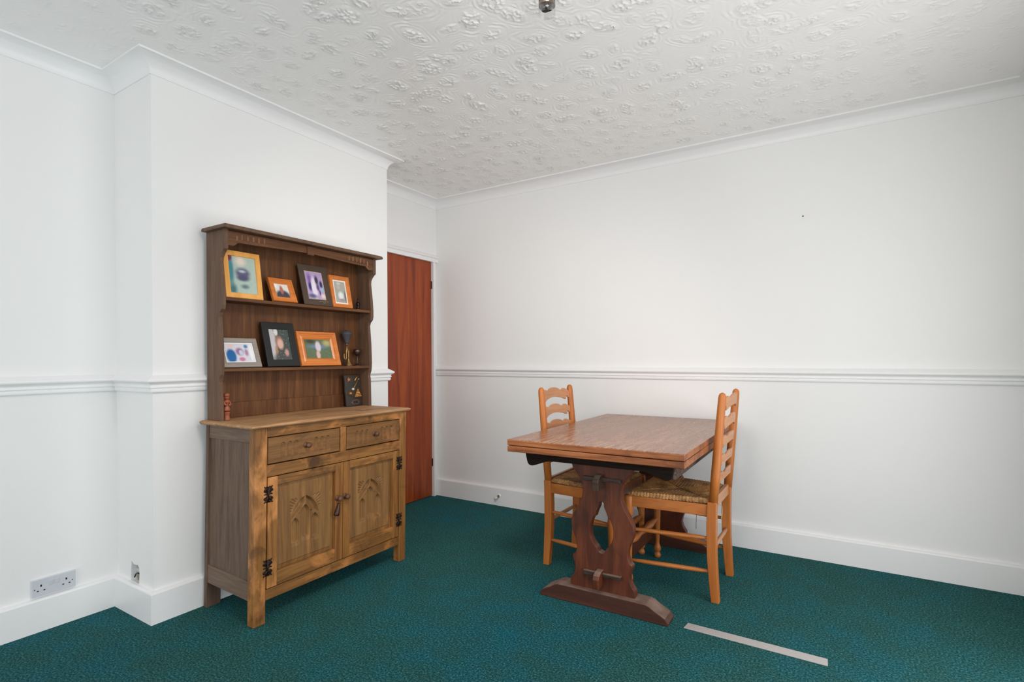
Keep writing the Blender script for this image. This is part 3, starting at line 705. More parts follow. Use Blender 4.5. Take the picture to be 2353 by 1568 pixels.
for o_, z in ((0.0, 1.767), (0.020, 1.767), (0.022, 1.770), (0.022, 1.776), (0.018, 1.783), (0.010, 1.787), (0.0, 1.788)):
    rings.append([bm.verts.new(p) for p in ((0.404, RL-o_, z), (0.573+o_, RL-o_, z), (0.573+o_, RR+o_, z), (0.404, RR+o_, z))])
grid_faces(bm, rings); dp('cornice', bm, M_RACKV, bevel=0)

# ------------------------------------------------------------------ framed photographs
def frame(name, label, P0, P1, h, leanx, prof, mat, inner, photo, mount=None, group=None, back=0.004):
    """P0, P1 = bottom left and bottom right corner (x, y, z) of the front face; leans back by leanx over height h"""
    lift = 0.0125*leanx/h            # it stands on its rear bottom edge
    P0, P1 = Vector(P0), Vector(P1); P0.z += lift; P1.z += lift; wv = P1-P0; W_ = wv.length
    zax = Vector((-leanx, 0, math.sqrt(max(1e-6, h*h-leanx*leanx))))/h
    yax = wv.normalized(); zax = (zax-yax*zax.dot(yax)).normalized(); xax = yax.cross(zax)
    root = thing(name, label, 'photo frame', P0, 0, group)
    Mx = Matrix((xax, yax, zax)).transposed()
    dmin = min(q for _, q in prof)
    base = P0
    f = lambda a, b, c_: Mx @ Vector((a, b, c_))
    bm = bmesh.new(); rings = []
    for a, q in prof:
        rings.append([bm.verts.new(f(q, *p)) for p in ((a, a), (W_-a, a), (W_-a, h-a), (a, h-a))])
    # closed moulding loop
    n = len(rings)
    for i in range(n):
        A, B = rings[i], rings[(i+1) % n]
        for k in range(4):
            j = (k+1) % 4; bm.faces.new((A[k], A[j], B[j], B[k]))
    obj('moulding', bm, mat, root)
    def sheet(nm, a, x, mt, uv=False, a2=None):
        a2 = a if a2 is None else a2
        me = bpy.data.meshes.new(nm)
        vs = [f(x, a, a2), f(x, W_-a, a2), f(x, W_-a, h-a2), f(x, a, h-a2)]
        vb = [f(x-0.001, a, a2), f(x-0.001, W_-a, a2), f(x-0.001, W_-a, h-a2), f(x-0.001, a, h-a2)]
        me.from_pydata([tuple(v) for v in vs+vb], [], [(0,1,2,3),(7,6,5,4),(0,4,5,1),(1,5,6,2),(2,6,7,3),(3,7,4,0)])
        ul = me.uv_layers.new(name='UVMap')
        cs = [(0,0),(1,0),(1,1),(0,1)]
        for p in me.polygons:
            for li in p.loop_indices: ul.data[li].uv = cs[me.loops[li].vertex_index % 4]
        return link_mesh(nm, me, mt, root)
    if mount:
        sheet('mount', inner-0.004, -0.0035, mount[1]); sheet('photo', inner+mount[0], -0.002, photo)
    else:
        sheet('photo', inner-0.003, -0.0035, photo)
    sheet('backing', 0.004, -0.011, M_BLACK)
    # strut behind
    bm = bmesh.new()
    a = f(-0.012, W_/2-0.02, h*0.72); b = f(-0.012, W_/2+0.02, h*0.72)
    dz = a.z; back_x = min(0.055, P0.x-0.423)
    c_ = Vector((-back_x, a.y, -lift)); d_ = Vector((-back_x, b.y, -lift))
    vs = [bm.verts.new(v) for v in (a, b, d_, c_)]; vs2 = [bm.verts.new(v+Vector((-0.002, 0, 0))) for v in (a, b, d_, c_)]
    grid_faces(bm, [vs, vs2]); obj('strut', bm, M_BLACK, root)
    return root, f
M_PINE = wood('pale_pine', lin(218, 152, 70), lin(230, 166, 84), lin(238, 180, 100), 'Z', 0.4, 0.7, seed=40, bump=0.03, fig=0.08)
M_PINE2 = wood('orange_pine', lin(190, 104, 40), lin(206, 120, 50), lin(218, 134, 64), 'Y', 0.35, 0.7, seed=41, bump=0.03, coat=0.3, fig=0.12)
M_GREYW = wood('grey_wash_wood', lin(134, 124, 114), lin(146, 136, 126), lin(160, 150, 140), 'Y', 0.6, 1.0, seed=42, bump=0.05, fig=0.15)
M_BLKW = plain('matt_black_wood', lin(22, 22, 23), 0.4, var=0.1)
M_BRCARD = plain('dark_brown_card', lin(72, 58, 46), 0.7, var=0.06)
M_CREAM = plain('cream_card', lin(240, 228, 214), 0.6)
M_WHITE = plain('white_card', lin(232, 232, 234), 0.6)
M_GOLDCARD = plain('gold_border_card', lin(196, 172, 132), 0.45)
flat = lambda wd, q: [(0, -0.012), (0, 0.0), (0.002, 0.002), (wd-0.002, 0.002), (wd, 0.0), (wd, -0.006), (wd-0.004, -0.012)]
step = lambda wd: [(0, -0.012), (0, 0.003), (0.002, 0.006), (wd*0.28, 0.006), (wd*0.36, 0.002), (wd*0.5, 0.001), (wd*0.62, 0.004), (wd*0.8, 0.004), (wd, -0.002), (wd, -0.006), (wd-0.004, -0.012)]
Z1_, Z2_ = 1.4585, 1.125
ph1 = photo_mat('blurred_picture_a', (lin(186, 196, 184), lin(150, 178, 168)), [(0.08, 0.6, 0.16, 0.6, lin(60, 130, 138), 0.7), (0.06, 0.95, 0.13, 0.14, lin(120, 40, 70), 0.5), (0.45, 0.86, 0.3, 0.2, lin(226, 210, 196), 0.9), (0.5, 0.55, 0.36, 0.2, lin(92, 88, 116), 0.6),
    (0.48, 0.6, 0.2, 0.06, lin(180, 190, 206), 0.9), (0.5, 0.42, 0.34, 0.12, lin(76, 76, 108), 0.7), (0.55, 0.2, 0.24, 0.1, lin(96, 116, 124), 0.9), (0.12, 0.1, 0.22, 0.25, lin(66, 110, 118), 0.8)])
F1 = frame('photo_frame', 'pale pine upright photo frame at the left end of the top shelf', (0.505, -2.112, Z1_), (0.505, -1.923, Z1_), 0.234, 0.036, flat(0.026, 0), M_PINE, 0.026, ph1, group='framed photographs on the dresser')
ph2 = photo_mat('blurred_picture_b', (lin(214, 212, 206), lin(226, 224, 220)), [(0.5, 0.1, 0.62, 0.55, lin(66, 64, 74), 0.4), (0.47, 0.55, 0.17, 0.42, lin(176, 104, 92), 0.6), (0.08, 0.85, 0.2, 0.3, lin(240, 240, 240), 0.8)])
frame('photo_frame', 'small orange wood photo frame between the pale pine and brown frames', (0.506, -1.868, Z1_), (0.506, -1.729, Z1_), 0.136, 0.056, step(0.030), M_PINE2, 0.030, ph2, group='framed photographs on the dresser')
ph3 = photo_mat('blurred_picture_c', (lin(190, 170, 206), lin(160, 136, 184)), [(0.2, 0.75, 0.2, 0.3, lin(130, 88, 160), 0.9), (0.2, 0.45, 0.17, 0.26, lin(52, 48, 104), 0.7), (0.44, 0.42, 0.22, 0.5, lin(226, 216, 232), 0.5), (0.62, 0.7, 0.16, 0.26, lin(60, 48, 70), 0.7), (0.64, 0.44, 0.14, 0.2, lin(92, 76, 120), 0.7),
    (0.86, 0.56, 0.12, 0.2, lin(32, 50, 90), 0.6), (0.88, 0.36, 0.1, 0.12, lin(132, 190, 206), 0.6), (0.72, 0.24, 0.05, 0.16, lin(60, 42, 72), 0.6), (0.25, 0.1, 0.4, 0.12, lin(86, 92, 124), 0.8), (0.9, 0.12, 0.24, 0.14, lin(226, 206, 196), 0.9)])
F3, f3 = frame('photo_frame', 'dark brown card photo mount with gilt border on the top shelf', (0.508, -1.686, Z1_), (0.508, -1.500, Z1_), 0.234, 0.064, [(0, -0.006), (0, 0.0), (0.001, 0.001), (0.033, 0.001), (0.034, 0.0), (0.034, -0.004), (0.030, -0.006)], M_BRCARD, 0.034, ph3, (0.004, M_GOLDCARD), group='framed photographs on the dresser')
bm = bmesh.new()
for z_, ys_ in ((0.024, [(0.098, 0.112), (0.115, 0.130), (0.133, 0.160)]), (0.017, [(0.122, 0.138)])):
    for a, b in ys_:
        pts = [f3(0.0018, a+(b-a)*k/10, z_+0.0012*math.sin(k*2.4)) for k in range(11)]
        tube(bm, pts, 0.0006, 5)
obj('gilt_script', bm, M_GOLDCARD, F3)
ph4 = photo_mat('blurred_picture_d', (lin(176, 176, 168), lin(150, 152, 142)), [(0.35, 0.72, 0.22, 0.16, lin(196, 172, 162), 0.8), (0.4, 0.9, 0.3, 0.1, lin(196, 196, 186), 0.8), (0.5, 0.32, 0.36, 0.28, lin(222, 224, 224), 0.7), (0.55, 0.12, 0.4, 0.1, lin(160, 134, 148), 0.8), (0.9, 0.3, 0.12, 0.4, lin(96, 104, 98), 0.8)])
frame('photo_frame', 'narrow orange wood photo frame with cream mount beside the brown mount', (0.507, -1.497, Z1_), (0.507, -1.358, Z1_), 0.190, 0.040, step(0.024), M_PINE2, 0.024, ph4, (0.008, M_CREAM), group='framed photographs on the dresser')
ph5 = photo_mat('blurred_picture_e', (lin(196, 194, 208), lin(222, 222, 228)), [(0.18, 0.3, 0.22, 0.5, lin(24, 98, 160), 0.4), (0.2, 0.85, 0.16, 0.2, lin(224, 196, 190), 0.7), (0.5, 0.55, 0.2, 0.3, lin(150, 110, 150), 0.6), (0.55, 0.5, 0.1, 0.2, lin(196, 200, 220), 0.6), (0.55, 0.12, 0.16, 0.16, lin(196, 120, 150), 0.6), (0.76, 0.85, 0.1, 0.14, lin(70, 130, 180), 0.6), (0.75, 0.5, 0.1, 0.3, lin(170, 130, 160), 0.7), (0.93, 0.5, 0.1, 0.7, lin(232, 232, 234), 0.6)])
frame('photo_frame', 'grey wood photo frame lying lengthways at the left end of the middle shelf', (0.504, -2.1295, Z2_), (0.504, -1.931, Z2_), 0.152, 0.056, flat(0.024, 0), M_GREYW, 0.024, ph5, (0.006, M_WHITE), group='framed photographs on the dresser')
ph6 = photo_mat('blurred_picture_f', (lin(70, 80, 76), lin(58, 66, 64)), [(0.12, 0.6, 0.26, 0.7, lin(186, 182, 184), 0.5), (0.36, 0.9, 0.12, 0.16, lin(206, 204, 200), 0.5), (0.45, 0.6, 0.26, 0.24, lin(150, 110, 88), 0.6), (0.5, 0.52, 0.2, 0.22, lin(208, 166, 150), 0.6), (0.28, 0.3, 0.1, 0.26, lin(164, 122, 88), 0.7), (0.5, 0.08, 0.45, 0.26, lin(70, 70, 72), 0.6), (0.75, 0.25, 0.14, 0.16, lin(190, 140, 130), 0.7)], (26, 0.66, lin(220, 226, 224)))
frame('photo_frame', 'black wood photo frame standing upright on the middle shelf', (0.506, -1.900, Z2_), (0.506, -1.714, Z2_), 0.238, 0.064, flat(0.036, 0), M_BLKW, 0.036, ph6, group='framed photographs on the dresser')
ph7 = photo_mat('blurred_picture_g', (lin(104, 118, 82), lin(76, 96, 74)), [(0.5, 0.62, 0.6, 0.16, lin(104, 128, 156), 0.9), (0.85, 0.8, 0.25, 0.25, lin(176, 168, 104), 0.9), (0.25, 0.88, 0.3, 0.16, lin(60, 62, 50), 0.8), (0.5, 0.62, 0.13, 0.34, lin(206, 194, 206), 0.5), (0.46, 0.2, 0.1, 0.3, lin(214, 176, 170), 0.6)], (30, 0.68, lin(200, 196, 140)))
frame('photo_frame', 'wide orange wood photo frame beside the bulb horn on the middle shelf', (0.507, -1.705, Z2_), (0.507, -1.446, Z2_), 0.196, 0.054, step(0.044), M_PINE2, 0.044, ph7, group='framed photographs on the dresser')

# ------------------------------------------------------------------ ornaments
hn = thing('bulb_horn', 'brass horn with grey rubber bulb standing on its bell on the middle shelf', 'horn', (0.462, -1.352, Z2_))
bm = bmesh.new(); lathe(bm, [(0.0245, 0.0), (0.0235, 0.003), (0.017, 0.012), (0.011, 0.024), (0.0065, 0.034), (0.0045, 0.042), (0.0045, 0.044), (0.0, 0.044)], n=28); obj('bell', bm, M_BRASS, hn, smooth=True)
bm = bmesh.new()
pts = [(0, 0, 0.036), (0, 0.001, 0.085)]+[(0, -0.0075+0.0085*math.cos(a), 0.085+0.011*math.sin(a)) for a in np.linspace(0.2, PI, 8)]+[(0, -0.016, 0.06)]+[(0, -0.0245+0.0085*math.cos(a), 0.048-0.011*math.sin(a)) for a in np.linspace(0.2, PI, 8)]+[(0, -0.033, 0.072)]
tube(bm, spline(pts, 3), 0.0042, 10); tube(bm, [(0, -0.013, 0.05), (0, -0.0125, 0.128)], 0.0052, 12)
obj('coiled_tube', bm, M_BRASS, hn, smooth=True)
bm = bmesh.new(); lathe(bm, [(0.0, 0.124), (0.009, 0.124), (0.0095, 0.128), (0.007, 0.131), (0.0, 0.131)], (0, -0.0125, 0)); obj('ferrule', bm, M_BRASS, hn, smooth=True)
bm = bmesh.new(); lathe(bm, [(0.0, 0.129), (0.0115, 0.130), (0.0135, 0.14), (0.018, 0.155), (0.025, 0.172), (0.030, 0.183), (0.0322, 0.187), (0.0322, 0.190), (0.030, 0.192), (0.0265, 0.2), (0.017, 0.2075), (0.008, 0.2105), (0.0, 0.211)], (0, -0.0125, 0), n=32); obj('rubber_bulb', bm, M_RUBBER, hn, smooth=True)
gb = thing('goblet', 'small dark pewter goblet next to the bulb horn', 'goblet', (0.462, -1.285, Z2_))
bm = bmesh.new(); lathe(bm, [(0.0, 0.0), (0.0245, 0.0), (0.024, 0.003), (0.010, 0.007), (0.0045, 0.013), (0.003, 0.022), (0.0045, 0.034), (0.003, 0.046), (0.004, 0.055), (0.005, 0.057), (0.0, 0.058)], n=28); obj('stem', bm, M_PEWTER, gb, smooth=True)
bm = bmesh.new(); lathe(bm, [(0.0, 0.056), (0.006, 0.057), (0.014, 0.063), (0.020, 0.073), (0.0225, 0.086), (0.0228, 0.099), (0.0215, 0.099), (0.021, 0.086), (0.018, 0.075), (0.012, 0.067), (0.0, 0.063)], n=32); obj('bowl', bm, M_PEWTER, gb, smooth=True)
sf = thing('black_figurine', 'little black figurine on a pale base by the right end of the top shelf', 'figurine', (0.452, -1.268, Z1_))
bm = bmesh.new(); lathe(bm, [(0.0, 0), (0.0135, 0), (0.014, 0.004), (0.011, 0.009), (0.0, 0.010)], n=20); obj('base', bm, M_COIN, sf, smooth=True)
bm = bmesh.new(); lathe(bm, [(0.0, 0.009), (0.009, 0.010), (0.0095, 0.018), (0.006, 0.026), (0.010, 0.033), (0.0115, 0.042), (0.008, 0.050), (0.004, 0.054), (0.006, 0.059), (0.0055, 0.066), (0.002, 0.070), (0.0, 0.071)], n=20); obj('body', bm, M_BLACK, sf, smooth=True)
# carved figure behind the left rack side
cf = thing('carved_figure', 'reddish carved wooden figure standing on the worktop at the far left', 'figurine', (0.500, -2.1115, 0.8805))
bm = bmesh.new(); lathe(bm, [(0.0, 0), (0.0165, 0), (0.017, 0.003), (0.0145, 0.008), (0.0125, 0.020), (0.0135, 0.030), (0.0155, 0.036), (0.015, 0.039), (0.0, 0.0395)], n=24); obj('pedestal', bm, M_REDWOOD, cf, smooth=True)
bm = bmesh.new(); lathe(bm, [(0.0, 0.039), (0.009, 0.040), (0.009, 0.043), (0.0165, 0.045), (0.0165, 0.049), (0.0135, 0.058), (0.0095, 0.070), (0.0085, 0.078), (0.012, 0.082), (0.0145, 0.087), (0.013, 0.093), (0.008, 0.096), (0.0, 0.097)], n=24)
for s in (-1, 1): tube(bm, spline([(0.002, s*0.013, 0.088), (0.009, s*0.0135, 0.076), (0.0135, s*0.004, 0.070)], 4), [0.0045]*9, 8)
obj('robe', bm, M_REDWOOD, cf, smooth=True)
bm = bmesh.new(); ball(bm, (0, 0, 0.108), 0.0115, (1, 0.95, 1.25)); ball(bm, (0.0115, 0, 0.106), 0.0026, (1, 0.8, 1.6), 6)
for s in (-1, 1): ball(bm, (0.0095, s*0.0042, 0.1105), 0.0018, (0.8, 1.2, 0.7), 6); ball(bm, (0, s*0.0112, 0.107), 0.0026, (0.8, 0.6, 1.3), 6)
ball(bm, (0.0098, 0, 0.1005), 0.0022, (0.7, 1.6, 0.5), 6); obj('head', bm, M_REDWOOD, cf, smooth=True)
bm = bmesh.new(); lathe(bm, [(0.0128, 0.112), (0.0135, 0.118), (0.011, 0.125), (0.005, 0.1285), (0.0, 0.129)], n=24); obj('cap', bm, M_REDWOOD, cf, smooth=True)
# snooker plaque leaning in the right corner
PB = Vector((0.478, -1.3785, 0.8820))
pq = thing('snooker_plaque', 'dark slate plaque with gilt snooker balls leaning on the worktop below the goblet', 'plaque', PB)
yv = Vector((-0.016, 0.130, 0)).normalized(); zv = Vector((-0.018, 0.0, 0.186)).normalized(); zv = (zv-yv*zv.dot(yv)).normalized(); xv = yv.cross(zv)
MP = Matrix((xv, yv, zv)).transposed()
q = lambda a, b, c_: MP @ Vector((a, b, c_))
def pq_tr(bm):
    for v in bm.verts: v.co = MP @ v.co
    return bm
ct = [(0, 0.0), (0.132, 0.0), (0.1335, 0.05), (0.132, 0.10), (0.133, 0.15), (0.132, 0.187), (0.08, 0.1865), (0.03, 0.1875), (0.0, 0.187), (0.001, 0.14), (-0.001, 0.09), (0.001, 0.04)]
obj('slab', cutout([ct], 0.012, lambda u, v, w_: q(-0.006+w_, u, v), 0.002), M_SLATE, pq)
st = [(0.030+(0.019 if k % 2 == 0 else 0.008)*math.cos(k*PI/5+2.9), 0.160+(0.016 if k % 2 == 0 else 0.007)*math.sin(k*PI/5+2.9)) for k in range(10)]
obj('star', cutout([st], 0.005, lambda u, v, w_: q(0.002+w_, u, v), 0.001), M_COPPER, pq)
bm = pq_tr((lambda b: (ball(b, (0.004, 0.058, 0.102), 0.0095), b)[1])(bmesh.new())); obj('silver_ball', bm, M_SILVER, pq, smooth=True)
bm = pq_tr((lambda b: (ball(b, (0.004, 0.034, 0.077), 0.0105), b)[1])(bmesh.new())); obj('bronze_ball', bm, plain('bronze', lin(176, 120, 70), 0.3, 0.6), pq, smooth=True)
bm = bmesh.new(); lathe(bm, [(0.012, 0), (0.0145, 0.001), (0.0145, 0.003), (0.012, 0.004)], (0.0, 0.034, 0.077), (1, 0, 0), 20); obj('ball_ring', pq_tr(bm), plain('dark_bronze', lin(110, 76, 44), 0.4, 0.6), pq, smooth=True)
bm = bmesh.new(); tube(bm, [(0.004, 0.070, 0.112), (0.004, 0.073, 0.116), (0.004, 0.103, 0.152), (0.004, 0.108, 0.158)], [0.003, 0.0022, 0.0012, 0.001], 8); obj('cue', pq_tr(bm), M_GOLD, pq, smooth=True)
bm = bmesh.new(); tube(bm, [(0.004, 0.078, 0.150), (0.004, 0.088, 0.164), (0.004, 0.098, 0.171), (0.004, 0.106, 0.176)], [0.003, 0.005, 0.0045, 0.003], 8); ball(bm, (0.005, 0.112, 0.160), 0.005)
obj('rest_head', pq_tr(bm), M_GOLD, pq, smooth=True)
tr = [(0.066, 0.051), (0.128, 0.049), (0.133, 0.054), (0.103, 0.108), (0.096, 0.108), (0.064, 0.056)]
ti = [(0.071, 0.0555), (0.126, 0.054), (0.0995, 0.101)]
rk = obj('rack_triangle', cutout([tr, ti], 0.006, lambda u, v, w_: q(0.003+w_, u, v), 0.001), plain('bronze_frame', lin(130, 88, 48), 0.35, 0.7), pq)
for r_ in range(5):
    for k in range(r_+1):
        bm = bmesh.new(); ball(bm, (0.004, 0.099-0.0056*r_+0.0112*k, 0.0965-0.0096*r_), 0.0052, n=8); obj('ball', pq_tr(bm), M_GOLD, rk, smooth=True)
npl = [(0.036, 0.022), (0.046, 0.017), (0.050, 0.010), (0.096, 0.011), (0.102, 0.018), (0.108, 0.026), (0.100, 0.031), (0.096, 0.038), (0.050, 0.034), (0.046, 0.028)]
obj('name_plate', cutout([npl], 0.003, lambda u, v, w_: q(0.001+w_, u, v), 0.0006), plain('rose_plate', lin(128, 100, 90), 0.4, 0.4), pq)
obj('plate_field', cutout([[(0.0525, 0.0135), (0.0945, 0.0145), (0.0935, 0.0335), (0.0515, 0.0315)]], 0.002, lambda u, v, w_: q(0.003+w_, u, v)), plain('dark_plate', lin(58, 42, 36), 0.4, 0.3, var=0.3), pq)

# ------------------------------------------------------------------ refectory table (local: x across, y towards the wall)
TB = thing('dining_table', 'dark oak draw leaf trestle table with worn top pushed towards the wall', 'table', (2.0, -1.21, 0), 0.016)
TW, TY0, TY1 = 0.4185, -0.141, 1.180
tt = obj('tabletop', bx(-TW, TW, TY0, TY1, 0.7465, 0.775), M_TTOP, TB, bevel=0.004, seg=3)
tt.data.materials.append(M_TEDGE)
for p in tt.data.polygons:
    if p.normal.z < 0.5: p.material_index = 1
for a, b in ((TY0, TY0+0.335), (TY1-0.335, TY1)):
    obj('draw_leaf', bx(-TW, TW, a, b, 0.7155, 0.744), M_TEDGE, TB, bevel=0.004, seg=3)
obj('top_frame', bx(-TW, TW, TY0+0.336, TY1-0.336, 0.7155, 0.7462), M_TEDGE, TB, bevel=0.002)
lobe = [(-0.3585,0.7155),(-0.357,0.700),(-0.352,0.676),(-0.346,0.656),(-0.338,0.647),(-0.322,0.644),(-0.300,0.650),(-0.270,0.661),(-0.248,0.669),(-0.222,0.674),(-0.216,0.671),(-0.208,0.674),(-0.15,0.674)]
ct = lobe+[(-x, z) for x, z in lobe[::-1]]
for yy in (-0.058, 1.090):
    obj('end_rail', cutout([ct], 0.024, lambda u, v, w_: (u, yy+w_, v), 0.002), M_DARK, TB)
for s in (-1, 1):
    y0, y1 = -0.070, 1.100
    ap = obj('apron', bx(min(s*0.338, s*0.3525), max(s*0.338, s*0.3525), y0+0.024, y1-0.024, 0.646, 0.7155), M_CARVE, TB, bevel=0.004)
    def cf_(u, v):
        Y = y0+0.025+u*(y1-y0-0.05); Z = 0.6465+v*0.0687
        p = np.mod(Y-y0, 0.066)-0.033
        h = -0.0042*(0.5+0.5*np.cos(np.hypot(p, Z-0.652)*430))
        h += -0.005*smooth(0, 0.004, 0.006-np.abs(np.abs(p)-0.033))
        h *= smooth(0.003, 0.008, Z-0.648)*smooth(0.002, 0.006, 0.7135-Z)
        return (s*np.where((v < 0.001) | (v > 0.999) | (u < 1e-5) | (u > 0.99999), 0.350, 0.3580+h), Y, Z)
    link_mesh('carving', heightfield(700, 40, cf_), M_CARVE, ap, True)
half = [(0.157,0.066),(0.160,0.085),(0.158,0.104),(0.150,0.116),(0.140,0.133),(0.134,0.153),(0.1345,0.170),(0.139,0.188),(0.148,0.215),(0.136,0.228),(0.127,0.250),(0.126,0.275),(0.131,0.298),(0.140,0.320),(0.149,0.345),(0.1535,0.372),(0.151,0.397),(0.142,0.420),(0.128,0.443),(0.114,0.466),(0.103,0.492),(0.096,0.518),(0.0955,0.548),(0.100,0.572),(0.110,0.594),(0.128,0.620),(0.144,0.642),(0.153,0.664),(0.156,0.676)]
keyh = [(-0.009,0.489),(0.0,0.4915),(0.009,0.489),(0.012,0.478),(0.013,0.468),(0.022,0.449),(0.030,0.428),(0.033,0.418),(0.037,0.421),(0.047,0.402),(0.055,0.378),(0.058,0.352),(0.055,0.325),(0.046,0.303),(0.033,0.284),(0.022,0.273),(0.018,0.263),(0.010,0.2545),(0.0,0.252)]
sm = lambda pts, cl: [tuple(p[:2]) for p in spline([(a, b, 0) for a, b in pts], 3, cl)]
outer = sm(half, False)+[(-x, z) for x, z in sm(half, False)[::-1]]
kk = sm(keyh, False); kk = kk+[(-x, z) for x, z in kk[::-1] if abs(x) > 0.010 and z < 0.488]
footc = [(-0.312,0.0),(-0.314,0.012),(-0.300,0.030),(-0.276,0.044),(-0.250,0.056),(-0.232,0.068),(-0.215,0.0735),(-0.16,0.0745)]
footc = footc+[(-x, z) for x, z in footc[::-1]]
for yy, yfoot in ((0.036, 0.033), (1.006, 1.006)):
    obj('pedestal', cutout([outer, kk], 0.042, lambda u, v, w_: (u, yy+w_, v), 0.003), M_PED, TB)
    obj('foot', cutout([footc], 0.096, lambda u, v, w_: (u+0.002, yfoot+w_, v), 0.004), M_FOOT, TB)
    s = -1 if yy < 0.5 else 1
    yo = yy+s*0.032
    for z_, hw, l_ in ((0.596, 0.088, 0.0), (0.153, 0.088, 0.0)):
        bm = bmesh.new(); xs = np.linspace(-0.085, 0.100, 12)
        rings = []
        for i, x in enumerate(xs):
            tp = 0.010-0.004*i/11+(0.003*math.sin(i*1.3))
            rings.append([bm.verts.new((x, yo+a, z_+0.004+b-0.010*i/11*0.0)) for a, b in ((-0.010, -tp), (0.010, -tp), (0.010, 0.008), (-0.010, 0.008))])
        grid_faces(bm, rings); obj('wedge_peg', bm, M_PEG, TB, bevel=0.002)
for z0, z1 in ((0.553, 0.628), (0.100, 0.182)):
    bm = bmesh.new(); hw = 0.0145
    # stretcher board with narrower rounded tenons passing through both trestles
    zc = (z0+z1)/2; hh = (z1-z0)/2
    ct = [(-0.050, zc-hh*0.85), (-0.052, zc+hh*0.15), (-0.044, zc+hh*0.55), (-0.018, zc+hh*0.88), (0.01, zc+hh*0.88), (0.058, zc+hh*0.88), (0.058, zc+hh), (0.984, zc+hh), (0.984, zc+hh*0.88), (1.05, zc+hh*0.88), (1.085, zc+hh*0.35), (1.085, zc-hh*0.8), (0.984, zc-hh*0.8), (0.984, zc-hh), (0.058, zc-hh), (0.058, zc-hh*0.8)]
    obj('stretcher', cutout([ct], 0.032, lambda u, v, w_: (-0.004+w_, u, v), 0.004), M_PEG if z0 > 0.3 else M_PED, TB)

